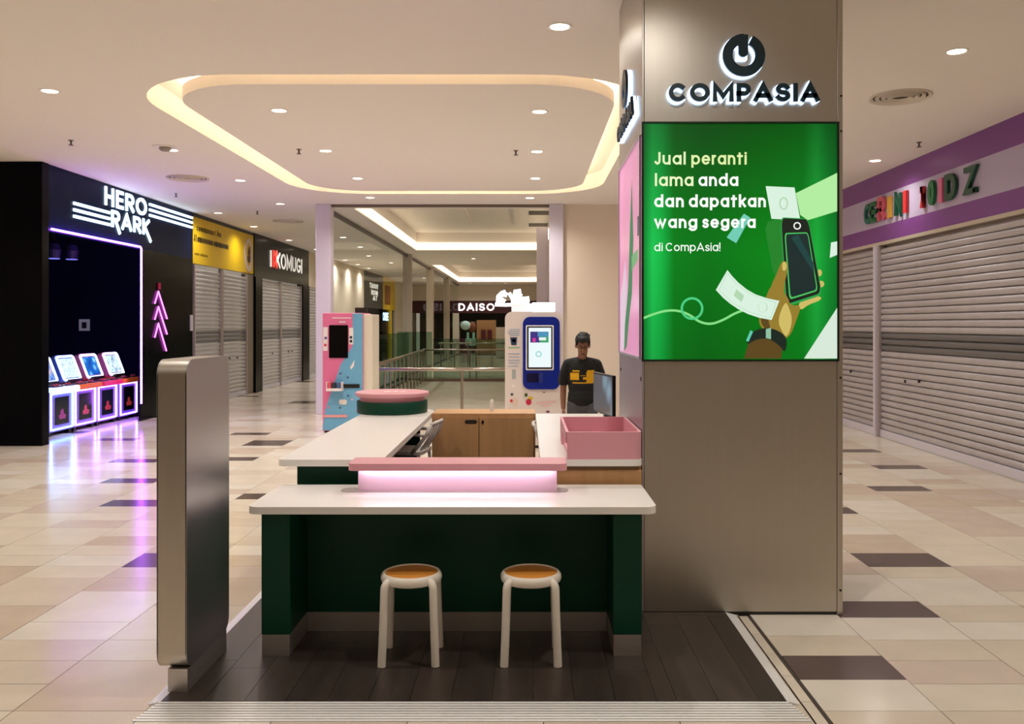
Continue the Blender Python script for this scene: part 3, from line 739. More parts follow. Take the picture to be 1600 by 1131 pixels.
def pr(name, pts, mt, d):
    if name.split('_')[1] in ('palm', 'thumb', 'finger', 'strap'): pts = soften(pts)
    m = MB(); m.prism([PP(*p) for p in pts], fr_front(Yp), d, d + .0006); return m.build(name, mt, lb)
fp = fr_front(Yp)
I_white = ink('white', (250, 255, 248)); I_lime = ink('lime', (222, 240, 168))
def pt(txt, px0, px1, pyb, h, wt, mt, gap=.16):
    a, b = PP(px0, pyb); a1, _ = PP(px1, pyb)
    merge(text(txt, fp, a, b, h * PY0 / F, wt, width=a1 - a, gap=gap, d0=.004, d1=.0046)).build('printed_text', mt, lb)
pt('Jual', 1022, 1071, 257.5, 19.5, .17, ink('lime1', (226, 244, 190))); pt('peranti', 1080, 1166, 257.5, 19.5, .17, I_lime)
pt('lama', 1023, 1083, 291, 19.5, .17, ink('lime2', (232, 246, 196))); pt('anda', 1091, 1153, 291, 19.5, .18, I_white)
pt('dan', 1022, 1068, 324, 19.5, .19, I_white); pt('dapatkan', 1076, 1196, 324, 19.5, .19, I_white)
pt('wang', 1022, 1089, 356.5, 19, .19, I_white); pt('segera', 1097, 1180, 356.5, 19, .19, I_white)
pt('di', 1022, 1035, 392.5, 13, .13, I_white); pt('CompAsia!', 1040, 1125, 392.5, 13, .13, I_white, .14)
# artwork: ribbon, banknotes, phone, hand
I_note = ink('banknote', (216, 240, 222)); I_note2 = ink('banknote_green', (140, 214, 140)); I_noteg = ink('note_print', (176, 214, 176))
line = [PP(*p) for p in ((1005, 497), (1020, 491), (1040, 485), (1060, 485), (1078, 492), (1092, 503), (1110, 507), (1130, 500), (1150, 488), (1172, 482))]
MB().ribbon(soften(line, 2, False), .014, fp, .001, .0016).build('artwork_ribbon', ink('ribbon', (130, 222, 130)), lb)
lp = [PP(1081 + 16 * math.cos(a / 24 * 6.2832), 482 + 16 * math.sin(a / 24 * 6.2832)) for a in range(25)]
MB().ribbon(lp, .014, fp, .0017, .0022, True).build('artwork_loop', ink('loop', (70, 205, 130)), lb)
pr('artwork_note', [(1196, 291), (1241, 293), (1250, 344), (1205, 342)], I_note, .001)
pr('artwork_note', [(1243, 302), (1308, 270), (1308, 330), (1262, 344), (1250, 336)], ink('note_blur', (176, 236, 160)), .0012)
pr('artwork_note', [(1162, 334), (1172, 340), (1150, 380), (1135, 371)], ink('note_teal', (110, 204, 180)), .0012)
pr('artwork_note', [(1298, 379), (1308, 377), (1308, 398), (1296, 403)], I_note, .0012)
pr('artwork_note', [(1308, 480), (1308, 560), (1256, 560), (1282, 520)], ink('note_pale', (214, 232, 216)), .0012)
pr('artwork_phone_side', [(1195, 358), (1200, 346), (1212, 343), (1226, 344), (1236, 480), (1228, 470), (1206, 420)], ink('phone_side', (18, 128, 32)), .0022)
def rot_rr(cx, cy, w_, h_, r, ang):
    P = rrect(-w_ / 2, w_ / 2, -h_ / 2, h_ / 2, r, 5); ca, sa = math.cos(ang), math.sin(ang)
    return [(cx + x * ca - y * sa, cy + x * sa + y * ca) for x, y in P]
def skewpoly(q, u0, u1, v0, v1, rr=.1):
    """rounded panel inside quad q (tl, tr, br, bl) given in picture columns/rows"""
    out = []
    for u, v in rrect(u0, u1, v0, v1, rr, 5):
        a = (q[0][0] * (1 - u) + q[1][0] * u, q[0][1] * (1 - u) + q[1][1] * u); b = (q[3][0] * (1 - u) + q[2][0] * u, q[3][1] * (1 - u) + q[2][1] * u)
        out.append((a[0] * (1 - v) + b[0] * v, a[1] * (1 - v) + b[1] * v))
    return out
Q = [(1220, 341), (1262, 343), (1283, 460), (1229, 478)]
pr('artwork_phone', skewpoly(Q, -.03, 1.02, -.01, 1.01, .12), ink('phone_rim', (36, 160, 70)), .0024)
pr('artwork_phone', skewpoly(Q, 0, 1, 0, .98, .11), ink('phone_black', (3, 20, 12)), .0028)
pr('artwork_phone', skewpoly(Q, .08, .92, .17, .94, .07), ink('phone_rim2', (70, 190, 90)), .0031)
pr('artwork_phone', skewpoly(Q, .12, .89, .185, .92, .06), ink('phone_screen', (4, 36, 36)), .0034)
pr('artwork_phone', [(1236, 372), (1246, 366), (1270, 410), (1272, 428)], ink('phone_shine', (10, 62, 60)), .0036)
lp = [PP(1245 + 5 * math.cos(a / 14 * 6.2832), 353 + 5 * math.sin(a / 14 * 6.2832)) for a in range(15)]
MB().ribbon(lp, .007, fp, .0036, .004, True).build('artwork_emblem', I_white, lb)
SK = ink('skin', (148, 122, 40)); SKL = ink('skin_light', (206, 186, 100)); SKD = ink('skin_dark', (88, 66, 20))
pr('artwork_forearm', [(1162, 560), (1170, 534), (1184, 516), (1224, 526), (1220, 560)], SKD, .0030)
pr('artwork_palm', [(1184, 500), (1194, 470), (1206, 440), (1230, 462), (1234, 478), (1252, 476), (1244, 500), (1232, 530), (1210, 528), (1190, 514)], SK, .0032)
pr('artwork_thumb', [(1204, 446), (1213, 428), (1219, 412), (1224, 407), (1230, 411), (1230, 424), (1224, 446), (1226, 476), (1212, 500), (1196, 490)], SK, .0040)
pr('artwork_thumb', [(1221, 412), (1225, 408), (1229, 413), (1228, 422), (1222, 424)], SKL, .0044)
pr('artwork_palm_shade', [(1186, 500), (1194, 474), (1200, 470), (1198, 494), (1206, 522), (1196, 516)], SKD, .0043)
pr('artwork_palm_light', [(1214, 500), (1226, 470), (1232, 480), (1238, 500), (1230, 528), (1222, 520)], SKL, .0042)
for pts in ([(1276, 424), (1280, 420), (1284, 424), (1283, 431), (1277, 432)], [(1278, 440), (1284, 438), (1288, 443), (1285, 449), (1279, 449)], [(1246, 472), (1270, 462), (1284, 464), (1280, 470), (1262, 476), (1250, 486)]):
    pr('artwork_finger', pts, SKL, .0022)
pr('artwork_strap', [(1165, 540), (1170, 524), (1182, 514), (1204, 512), (1222, 520), (1230, 532), (1226, 552), (1218, 540), (1200, 528), (1180, 530)], ink('strap', (6, 30, 22)), .0046)
pr('artwork_watch', [(1196, 514), (1204, 512), (1204, 530), (1196, 528)], ink('watch_silver', (140, 190, 160)), .0050)
pr('artwork_watch', [(1165, 532), (1172, 516), (1176, 518), (1169, 534)], ink('watch_teal', (90, 200, 170)), .0050)
pr('artwork_note', [(1136, 422), (1143, 431), (1153, 441.5), (1166, 452), (1180, 460), (1198, 466), (1217, 470), (1205, 500), (1186, 496.5), (1168, 490.5), (1153, 483), (1141, 475), (1129, 465), (1118, 453)], I_note, .0050)
MB().ribbon([PP(*p) for p in ((1136, 427), (1150, 443), (1166, 455.5), (1180, 463), (1212, 473), (1203, 496.5), (1170, 487.5), (1143, 472.5), (1123, 453), (1136, 427))], .0025, fp, .0057, .006, True).build('artwork_note_print', I_noteg, lb)
pr('artwork_note_print', [(1150, 452), (1162, 462), (1158, 472), (1146, 462)], I_noteg, .0054)
lp = [PP(1191 + 7 * math.cos(a / 14 * 6.2832), 480 + 8 * math.sin(a / 14 * 6.2832)) for a in range(15)]
MB().ribbon(lp, .008, fp, .0052, .0056, True).build('artwork_note_print', I_noteg, lb)
lp = [PP(1224 + 6 * math.cos(a / 14 * 6.2832), 318 + 9 * math.sin(a / 14 * 6.2832)) for a in range(15)]
MB().ribbon(lp, .008, fp, .0016, .002, True).build('artwork_note_print', I_noteg, lb)

# --- lit brand sign on the front
DG = mat('deep_teal_letter', (4, 40, 52), .35); HALO = glow('white_blue_halo', (190, 220, 255), 4.5)
def brand(fr, ux, uz, sc, label, name='illuminated_sign', loc=None):
    """ux,uz: centre of the ring; sc: metres per picture pixel"""
    t = thing(name, loc, label, 'sign')
    rg = [(ux + 25.3 * sc * math.cos(math.radians(a)), uz + 25.3 * sc * math.sin(math.radians(a))) for a in range(90, 428, 7)]
    st = [(ux - 1 * sc, uz + 32 * sc), (ux - 1 * sc, uz + 2 * sc)]
    tip = arc(ux - 1 * sc, uz + 4 * sc, 7.5 * sc, 7 * sc, 180, 360, 10)
    MB().ribbon(rg, 15.5 * sc, fr, .022, .04).ribbon(st, 15 * sc, fr, .022, .0405).prism(tip, fr, .022, .04).build('ring_emblem', DG, t)
    MB().ribbon([(x - .8 * sc, z - .8 * sc) for x, z in rg], 17 * sc, fr, .006, .0215).ribbon([(st[0][0] - 1 * sc, st[0][1]), (st[1][0] - 1 * sc, st[1][1] - 8 * sc)], 16 * sc, fr, .006, .0215).build('ring_halo', HALO, t)
    x0, z0, wd, h = ux - 117 * sc, uz - 72 * sc, 235 * sc, 28.5 * sc
    front = text('COMPASIA', fr, x0, z0, h, .25, width=wd, gap=.12, d0=.022, d1=.04)
    back = text('COMPASIA', fr, x0, z0, h, .25, width=wd, gap=.12, d0=.006, d1=.0215, grow=1.8 * sc, off=(-.7 * sc, -1.0 * sc))
    for (c1, a), (c2, b) in zip(front, back):
        L = a.build('letter', DG, t); b.build('letter_halo', HALO, L)
    return t
sc = PY0 / F
ax, az = PP(1160, 89)
brand(fr_front(PY0), ax, az, sc, 'lit sign with power-button ring and dark letters on pillar front', loc=(ax, PY0, az - .28))
brand(fr_right(PX0), -(PY0 + PY1) / 2, az - .02, sc, 'lit ring sign seen edge-on on the left side of the pillar', loc=(PX0, (PY0 + PY1) / 2, az - .3))
# --- side poster
sp_ = thing('side_lightbox', (PX0, 6.0, zlo), 'backlit pink poster with a green figure on pillar left side', 'poster')
MB().box(PX0 - .003, PX0 + .01, PY0 + .05, PY1 - .04, zlo + .012, zhi - .07).build('poster_film', mat('poster_pink', (220, 146, 192), .3, emit=.5, var=.2, vscale=2), sp_)
fs = fr_right(PX0 - .003)
def sp(name, pts, c, d): m = MB(); m.prism(pts, fs, d, d + .0006); m.build(name, ink('side_' + name, c, .8), sp_)
sp('figure_body', [(-6.25, 1.56), (-6.1, 1.6), (-5.95, 1.8), (-5.8, 1.95), (-5.72, 2.3), (-5.8, 2.7), (-5.9, 2.4), (-6.0, 2.0), (-6.2, 1.75)], (60, 140, 90), .001)
sp('figure_arm', [(-5.8, 2.1), (-5.5, 2.15), (-5.48, 2.22), (-5.8, 2.2)], (130, 190, 130), .0012)
sp('pale_shape', [(-6.5, 1.56), (-6.3, 1.56), (-6.1, 2.0), (-6.2, 2.2), (-6.5, 1.9)], (240, 214, 232), .0008)
sp('card', [(-5.5, 2.3), (-5.44, 2.3), (-5.44, 2.42), (-5.5, 2.42)], (40, 90, 90), .0012)
MB().ribbon([(-PY0 - .05, zlo + .012), (-PY1 + .04, zlo + .012), (-PY1 + .04, zhi - .07), (-PY0 - .05, zhi - .07), (-PY0 - .05, zlo + .012)], .014, fs, -.002, .008, True).build('frame', mat('frame_pale', (200, 200, 210), .3, .6), sp_)

# ================================================================== KIOSK PLATFORM
ZP = .02
plat = thing('kiosk_platform', (-.25, 6.2, 0), 'low dark wood platform with ribbed aluminium edging under the kiosk', 'platform')
MB().box(P_X0 + .06, PX0 - .002, P_Y0 + .17, P_Y1 - .06, 0.0005, .012).box(PX0 - .002, P_X1 - .06, P_Y0 + .17, PY0 - .004, .0005, .012).build('subfloor', M_black, plat)
M_plank = [mat('plank_%d' % i, c, .36, var=.22, vscale=5, stretch=(3, .5, 1), bump=.06, bscale=40) for i, c in enumerate(((56, 47, 42), (53, 44, 39), (59, 49, 43), (51, 43, 38)))]
x = P_X0 + .06; pk = {}
ci = 0
while x < P_X1 - .065:
    x1 = min(x + .19, P_X1 - .06)
    if x < PX0 - .002 < x1: x1 = PX0 - .002
    y = P_Y0 + .17 - random.random() * .9 ; ci += 1
    while y < P_Y1 - .06:
        y1 = y + 1.22; a, b = max(y, P_Y0 + .17), min(y1, P_Y1 - .06)
        if b - a > .05 and not (a > PY0 - .01 and x > PX0 - .01):
            if b > PY0 - .004 and x1 > PX0: b = PY0 - .004
            MB().box(x + .001, x1 - .001, a + .001, b - .001, .012, ZP).build('plank', random.choice(M_plank), plat)
        y = y1
    x = x1
# ribbed front ramp and plain side edges
m = MB(); nr_ = 8
for k in range(nr_):
    ya = P_Y0 + .17 * k / nr_; yb = P_Y0 + .17 * (k + 1) / nr_ - .004; za = (ZP - .003) * (k + .6) / nr_; dx = .06 * k / nr_
    m.box(P_X0 + dx, P_X1 - dx, ya, yb, 0.0005, za + .003)
m.build('front_ramp', M_alu, plat)
for sx, (xa, xb) in enumerate(((P_X0, P_X0 + .06), (P_X1 - .06, P_X1))):
    ye = P_Y1 if sx == 0 else PY0 - .003
    pts = [(xa, .0005), (xb, .0005), (xb, ZP if sx == 0 else .004), (xa, .004 if sx == 0 else ZP)]
    MB().prism(pts, lambda a, b, c: (a, P_Y0 + .17 + c, b), 0, ye - P_Y0 - .17).build('side_edge', M_alu, plat)
MB().box(P_X0, PX0 - .002, P_Y1 - .06, P_Y1, .0005, ZP).build('rear_edge', M_alu, plat)

# ================================================================== METAL PYLON
py = thing('metal_pylon', (-1.664, 4.435, ZP), 'upright brushed steel pylon with rounded corners left of the desk', 'pylon')
prof = rrect(4.14, 4.73, .128, 1.585, [.075, .075, .075, .075], 10)
def yz(x): return lambda a, b, c: (x + c, a, b)
n = len(prof)
m = MB(); m.add([(-1.733, a, b) for a, b in prof] + [(-1.596, a, b) for a, b in prof], [(i, (i + 1) % n, (i + 1) % n + n, i + n) for i in range(n)])
smooth(m.build('rim_band', M_steel, py))
MB().prism(prof, yz(-1.600), 0, .006).build('side_face', M_steel_dark, py)
MB().prism(prof, yz(-1.735), 0, .006).build('side_face', M_steel_dark, py)
MB().box(-1.69, -1.598, 4.16, 4.70, ZP, .128).build('plinth', M_kick, py)
smooth(MB().prism(arc(4.45, .52, .17, .17, 0, 345, 23), lambda a, b, c: (-1.735 - c, a, b), 0, .02).build('round_boss', M_black, py))
smooth(MB().prism(arc(4.42, .74, .05, .05, 0, 330, 11), lambda a, b, c: (-1.735 - c, a, b), 0, .02).build('round_boss', M_black, py))

# ================================================================== FRONT DESK
dk = thing('service_desk', (-.39, 4.85, ZP), 'dark green desk with white top and knee space facing the stools', 'desk')
DZ0, DZ1 = .772, .81
MB().prism(rrect(-1.446, .673, 4.55, 5.19, [.06, .06, .02, .02]), XY(), DZ0, DZ1).build('desk_top', [M_white, M_edge], dk, bevel=.005)
for xa, xb in ((-1.386, -1.236), (.451, .601)):
    L = MB().box(xa, xb, 4.61, 5.10, .13, DZ0).build('side_panel', M_green, dk, bevel=.006)
    MB().box(xa + .003, xb - .003, 4.614, 5.10, ZP, .13).build('kick_plate', M_kick, L)
B = MB().box(-1.236, .451, 4.98, 5.02, .13, DZ0).build('modesty_panel', M_green, dk)
MB().box(-1.236, .451, 4.986, 5.02, ZP, .13).build('kick_plate', M_kick, B)
# raised pink shelf on the desk
rs = thing('raised_pink_shelf', (-.38, 4.97, DZ1), 'long pink transaction shelf with light strip on the white desk', 'shelf')
MB().prism(rrect(-1.05, .235, 4.945, 5.075, .05), XY(), DZ1, DZ1 + .004).build('base_plate', mat('grey_base_plate', (176, 168, 164), .4), rs)
MB().box(-.947, .169, 4.965, 5.06, DZ1 + .004, .946).build('riser', mat('pale_pink_laminate', (234, 204, 220), .45), rs)
MB().prism(rrect(-.985, .222, 4.85, 5.09, [.04, .04, .01, .01]), XY(), .946, .985).build('shelf_board', M_pink, rs, bevel=.004)
MB().box(-.93, .15, 4.935, 4.95, .938, .9455).build('light_strip', glow('strip_white', (250, 240, 255), 15.0), rs)

# ================================================================== LEFT COUNTER
CZ0, CZ1 = .91, .95
lc = thing('side_counter', (-1.17, 6.6, ZP), 'long white topped counter with dark green body on the left side', 'counter')
MB().prism(rrect(-1.48, -.855, 5.23, 8.45, [.05, .02, .3, .3]), XY(), CZ0, CZ1).build('counter_top', [M_white], lc, bevel=.005)
MB().box(-1.385, -1.345, 5.33, 8.2, .13, CZ0).build('outer_panel', M_green, lc)
MB().box(-1.345, -.93, 5.33, 5.37, .13, CZ0).build('end_panel', M_green, lc)
MB().box(-1.345, -.98, 8.1, 8.14, .13, CZ0).build('end_panel', M_green, lc)
MB().box(-1.375, -1.355, 5.35, 8.18, ZP, .13).build('kick_plate', M_kick, lc)
# round pink topped drum on the counter
dr = thing('round_display_drum', (-1.23, 8.08, CZ1), 'round green drum with wide pink disc lid on counter end', 'display stand')
smooth(MB().lathe([(.318, 0), (.32, .005), (.32, .105), (.316, .11)], (-1.23, 8.08, CZ1), 56).build('drum', M_green, dr))
smooth(MB().lathe([(.29, .11), (.29, .15)], (-1.23, 8.08, CZ1), 56).build('neck', M_pink, dr))
smooth(MB().lathe([(.325, .15), (.333, .155), (.333, .182), (.326, .188)], (-1.23, 8.08, CZ1), 56).build('disc_lid', M_pink, dr))
m = MB()
for k in range(3): m.prism(arc(-1.2 + .07 * k - .07, 8.07 + .02 * (k % 2), .035 - .006 * k, .05, 0, 340, 14), XY(CZ1 + .188), 0, .001)
m.build('lid_print', mat('lid_print_pale', (250, 220, 224), .4), dr)

# ================================================================== RIGHT COUNTER
rc = thing('side_counter', (.385, 6.6, ZP), 'white topped plywood counter running beside the pillar', 'counter')
MB().prism(rrect(.08, .688, 5.235, 7.93, [.02, .05, .02, .02]), XY(), CZ0, CZ1).build('counter_top', M_white, rc, bevel=.005)
MB().box(.10, .684, 5.25, 5.28, .13, .885).build('front_panel', M_ply, rc, bevel=.006)
MB().box(.12, .67, 5.256, 5.28, .885, CZ0).build('shadow_gap', M_plyedge, rc)
MB().box(.12, .15, 5.28, 6.7, .13, CZ0).build('inner_panel', M_ply, rc)
MB().box(.64, .684, 5.28, 7.9, .13, CZ0).build('outer_panel', M_ply, rc)
MB().box(.12, .684, 5.27, 6.7, ZP, .13).build('kick_plate', M_kick, rc)
# pink open box with drawer notch
bxo = thing('pink_open_box', (.46, 5.69, CZ1), 'open pink tray box standing on the white counter by pillar', 'box')
th = .018
ZT = 1.112
MB().prism([(.240, 5.24), (.640, 5.24)] + arc(.640, 5.285, .045, .045, -90, 0, 7)[1:] + [(.685, 6.12), (.667, 6.12), (.667, 5.29)] + arc(.638, 5.288, .029, .029, 0, -90, 6)[1:] + [(.240, 5.259)], XY(), CZ1, ZT).build('front_wall', M_pink, bxo)
MB().box(.240, .667, 6.102, 6.12, CZ1, ZT).build('back_wall', M_pink, bxo)
MB().box(.232, .250, 5.26, 6.12, 1.045, ZT).box(.232, .250, 5.9, 6.12, CZ1, 1.045).build('left_wall', M_pink, bxo)
MB().box(.250, .667, 5.259, 6.102, CZ1, CZ1 + .012).build('bottom', M_pink, bxo)
tag(MB().box(.29, .34, 5.62, 5.70, CZ1 + .0121, CZ1 + .055).box(.345, .375, 5.63, 5.69, CZ1 + .0121, CZ1 + .03).build('grey_gadget', mat('gadget_grey', (80, 78, 84), .4), bevel=.004), 'small grey gadget lying inside the pink box', 'gadget')
# monitor at the end of the counter
mo = thing('desk_monitor', (.63, 7.2, CZ1), 'slim black desk monitor angled beside the pillar', 'monitor')
mo_p = (.61, 7.25)
keep = WL[mo]; WL[mo] = Vector((0, 0, 0))
MB().box(-.29, .29, -.012, .016, .07, .40).build('housing', M_black, mo, bevel=.006)
def scrm():
    m = screen_mat('monitor_screen', (150, 190, 210), (70, 72, 78), (60, 62, 66), 3.2); m.node_tree.nodes['Principled BSDF'].inputs['Emission Strength'].default_value = .8; return m
MB().box(-.275, .275, -.0135, -.012, .085, .385).build('screen', scrm(), mo)
MB().box(-.025, .025, 0, .04, .01, .2).build('stem', M_black, mo)
MB().prism(rrect(-.11, .11, -.07, .09, .03), XY(), 0, .012).build('foot', M_black, mo)
WL[mo] = keep
mo.rotation_euler = (0, 0, -math.atan2(.53, .1) )     # screen faces the seat side
# back cabinet
bc = thing('back_cabinet', (-.42, 8.1, ZP), 'birch plywood cabinet with two doors closing the kiosk rear', 'cabinet')
MB().box(-.852, .078, 7.94, 8.35, .1, CZ1 - .03).build('carcass', M_ply, bc)
MB().box(-.852, .078, 7.935, 8.37, CZ1 - .03, CZ1).build('cabinet_top', M_ply, bc)
for k, (xa, xb) in enumerate(((-.85, -.432), (-.426, .06))):
    d = MB().box(xa, xb, 7.918, 7.938, .11, CZ1 - .032).build('door', M_ply, bc, bevel=.002)
    if k == 0: MB().prism(rrect(-.555, -.445, .86, .895, .017), fr_front(7.9179), 0, .0015).build('finger_slot', mat('slot_dark', (36, 24, 14), .7), d)
    else: MB().prism(arc(-.395, .877, .012, .016, 0, 340, 14), fr_front(7.9175), 0, .006).build('lock', M_black, d)
MB().box(-.84, .06, 7.96, 8.3, ZP, .1).build('plinth', M_kick, bc)
# white upright on the cabinet
tag(smooth(MB().lathe([(.018, 0), (.018, .09), (.013, .105), (.004, .112)], (-.322, 8.15, CZ1), 16).build('white_candle_stick', mat('stick_white', (236, 232, 226), .4))), 'small white upright stick on the plywood cabinet top', 'ornament')

# ================================================================== STOOLS
def make_stool(loc, rz, label):
    t = thing('round_stool', (0, 0, 0), label, 'stool', 'round stools at the desk')
    ctr = (0, 0, 0)
    smooth(MB().lathe([(.134, .438), (.140, .446), (.149, .442), (.157, .430), (.159, .416), (.155, .402), (.142, .394), (.12, .392)], ctr, 48).build('seat_rim', M_stool, t))
    smooth(MB().lathe([(.135, .432), (.135, .4395), (.132, .4405)], ctr, 40).build('seat', M_wood_seat, t))
    for k in range(4):
        a = math.radians(45 + 90 * k); ux, uy = math.cos(a), math.sin(a)
        pts = []
        for j in range(7):
            q = j / 6 * math.pi / 2
            pts.append(((.136 + .038 * math.sin(q)) * ux, (.136 + .038 * math.sin(q)) * uy, .385 + .034 * math.cos(q)))
        pts += [(.179 * ux, .179 * uy, .25), (.192 * ux, .192 * uy, 0)]
        smooth(MB().tube(pts, .021, 14).build('leg', M_stool, t, smooth=True))
    t.location = loc; t.rotation_euler = (0, 0, rz)
    return t
make_stool((-.60, 4.60, ZP + .002), .02, 'white round stool with wooden seat, the one on the left')
make_stool((.022, 4.60, ZP + .002), 0, 'white round stool with wooden seat, the one nearer the pillar')

# ================================================================== CHAIRS INSIDE
def make_chair(label):
    t = thing('bar_chair', (0, 0, 0), label, 'chair')       # faces -Y, seat height .66
    smooth(MB().prism(rrect(-.2, .2, -.2, .18, .06), XY(), .645, .675).build('seat', M_chair, t, bevel=.008))
    for s_ in (-1, 1):
        pts = [(s_ * .2, .10, .66), (s_ * .205, .17, .74), (s_ * .2, .23, .82), (s_ * .185, .26, .90)]
        MB().tube(pts, .016, 8).build('back_upright', M_chair, t, smooth=True)
        pts = [(s_ * .21, -.12, .67), (s_ * .215, -.12, .78), (s_ * .215, -.06, .82), (s_ * .21, .12, .82), (s_ * .2, .22, .81)]
        MB().tube(pts, .014, 8).build('armrest', M_chair, t, smooth=True)
        for yb, yt in ((-.22, -.17), (.22, .15)):
            MB().tube([(s_ * .17, yt, .65), (s_ * .21, yb, 0)], .015, 8).build('leg', M_chair, t, smooth=True)
        MB().tube([(s_ * .2, -.205, .22), (s_ * .2, .2, .22)], .011, 8).build('foot_bar', M_chair, t, smooth=True)
    MB().tube([(-.185, .26, .90), (-.1, .275, .905), (.1, .275, .905), (.185, .26, .90)], .016, 8).build('top_rail', M_chair, t, smooth=True)
    for xx in (-.1, 0, .1):
        MB().tube([(xx, .15, .67), (xx, .22, .78), (xx, .268, .90)], .011, 8).build('back_slat', M_chair, t, smooth=True)
    return t
c1 = make_chair('pale grey slatted bar chair tucked at the left counter')
c1.location = (-1.08 + .06, 6.75 + .75, ZP + .003); c1.rotation_euler = (0, 0, -math.pi / 2 - .15)
c2 = make_chair('pale grey bar chair mostly hidden behind the right counter edge')
c2.location = (.33, 7.3, ZP + .003); c2.rotation_euler = (0, 0, math.pi / 2)

# ================================================================== PINK AND BLUE MACHINE
YM = 14.3; sM = F / YM
def mx(px): return (px - CX) / sM
def mz(py): return HC - (py - CY) / sM
pm = thing('pink_vending_machine', (mx(535), YM, 0), 'tall pink and blue vending machine with black screen by lilac post', 'vending machine')
xa, xb, zt = mx(504), mx(567), mz(489)
MB().box(xa, xb, YM, YM + .7, .03, zt).build('body', mat('vending_pink', (226, 116, 160), .35), pm, bevel=.008)
MB().box(mx(567), mx(581), YM + .05, YM + .7, .0, mz(491)).build('side_cabinet', mat('cream_side', (222, 214, 196), .5), pm, bevel=.006)
MB().box(xa + .02, xb - .02, YM + .03, YM + .68, 0, .03).build('base', M_black, pm)
fM = fr_front(YM)
BLU = mat('vending_blue', (110, 172, 208), .35)
MB().prism([(mx(532), mz(570)), (mx(551), mz(540)), (mx(551), mz(489.5)), (xb - .002, mz(489.5)), (xb - .002, .04), (xa + .002, .04), (xa + .002, mz(668)), (mx(508), mz(640))], fM, 0, .002).build('blue_wrap', BLU, pm)
MB().prism(rrect(mx(514.5), mx(544), mz(559), mz(508), .01), fM, .002, .02).build('screen', mat('dead_screen', (3, 3, 4), .12), pm)
WP = mat('wrap_white', (236, 226, 224), .4)
MB().box(mx(505), mx(512), YM - .004, YM, mz(548), mz(511)).build('notice', WP, pm)
MB().box(mx(545.5), mx(552), YM - .005, YM, mz(538), mz(512)).build('notice', WP, pm)
for px, py_, c in ((509, 528, (90, 80, 140)), (508.5, 539, (214, 60, 90)), (548.5, 527, (30, 60, 70)), (548.5, 533, (20, 40, 50))):
    MB().box(mx(px - 2), mx(px + 2), YM - .007, YM - .0045, mz(py_ + 2), mz(py_ - 2)).build('sticker', mat('st_%d_%d' % (px, py_), c, .4), pm)
sh = MB().box(mx(513), mx(537), YM - .16, YM, mz(610), mz(606)).box(mx(513), mx(514), YM - .16, YM, mz(606), mz(596)).box(mx(536), mx(537), YM - .16, YM, mz(606), mz(596)).build('pick_up_shelf', WP, pm)
for px, c in ((517, (222, 90, 110)), (524, (50, 56, 66)), (531.5, (80, 96, 140))):
    MB().box(mx(px - 2.4), mx(px + 2.4), YM - .13, YM - .03, mz(606), mz(597)).build('sample_box', mat('smp_%d' % px, c, .4), sh)
MB().box(mx(537), mx(562), YM - .02, YM - .001, mz(606), mz(600)).build('slot_bar', M_black, pm)
MB().prism(rrect(mx(530), mx(542), mz(632), mz(624), .03), fM, .002, .012).build('coin_window', WP, pm)
MB().prism(rrect(mx(505), mx(543), mz(652), mz(648), .015), fM, .002, .014).build('tray_lip', mat('tray_salmon', (232, 160, 160), .4), pm)
MB().box(mx(519), mx(549), YM - .003, YM, mz(497.5), mz(496)).build('printed_line', WP, pm)
MB().box(mx(530), mx(540), YM - .003, YM, mz(504), mz(502)).build('printed_line', WP, pm)
MB().prism([(mx(547), mz(574)), (mx(554), mz(562)), (mx(553), mz(572)), (mx(549), mz(577))], fM, .002, .005).build('bird_print', WP, pm)
for k in range(9):
    px = random.uniform(512, 562); py_ = random.uniform(575, 660)
    MB().box(mx(px - 1.5), mx(px + 1.5), YM - .004, YM - .002, mz(py_ + 1.5), mz(py_ - 1.2)).build('sticker', mat('stk%d' % (k % 4), ((220, 110, 120), (90, 70, 110), (230, 180, 190), (60, 80, 120))[k % 4], .4), pm)
tag(MB().box(mx(549), mx(568), YM + .3, YM + .33, mz(489) + .001, mz(480)).build('top_sign', mat('dark_green_plate', (20, 26, 12), .4)), 'small dark plate sign standing on top of pink machine', 'sign')

# ================================================================== WHITE KIOSK
YK = 12.5; sK = F / YK
def kx(px): return (px - CX) / sK
def kz(py): return HC - (py - CY) / sK
wk = thing('white_photo_kiosk', (kx(835), YK, 0), 'white self service kiosk with blue panel and glowing touch screen', 'kiosk')
fK = fr_front(YK)
MB().prism(rrect(kx(789), kx(880), .04, kz(487), [.02, .02, .1, .1]), fK, -.55, 0).build('body', mat('kiosk_white', (226, 214, 208), .35), wk, bevel=.01)
MB().box(kx(793), kx(876), YK + .05, YK + .5, 0, .04).build('base', M_black, wk)
MB().prism(rrect(kx(817), kx(874.5), kz(608), kz(495), .1), fK, 0, .035).build('blue_panel', mat('kiosk_blue', (14, 38, 140), .2), wk)
MB().prism(rrect(kx(821.5), kx(865), kz(578), kz(508), .015), fK, .035, .045).build('screen_surround', mat('surround_white', (235, 235, 238), .3), wk)
MB().prism(rrect(kx(823.5), kx(863), kz(576), kz(510), .01), fK, .045, .048).build('bezel', M_black, wk)
S = MB().box(kx(826), kx(861), YK - .0495, YK - .048, kz(573.5), kz(512)).build('touch_screen', glow('touch_white', (236, 248, 250), 1.0), wk)
def kd(x0, x1, y0, y1, c, d, nm='screen_print', e=.9, par=None):
    MB().box(kx(x0), kx(x1), YK - d - .001, YK - d, kz(y1), kz(y0)).build(nm, glow('kd_%d_%d_%d' % c, c, e), par or S)
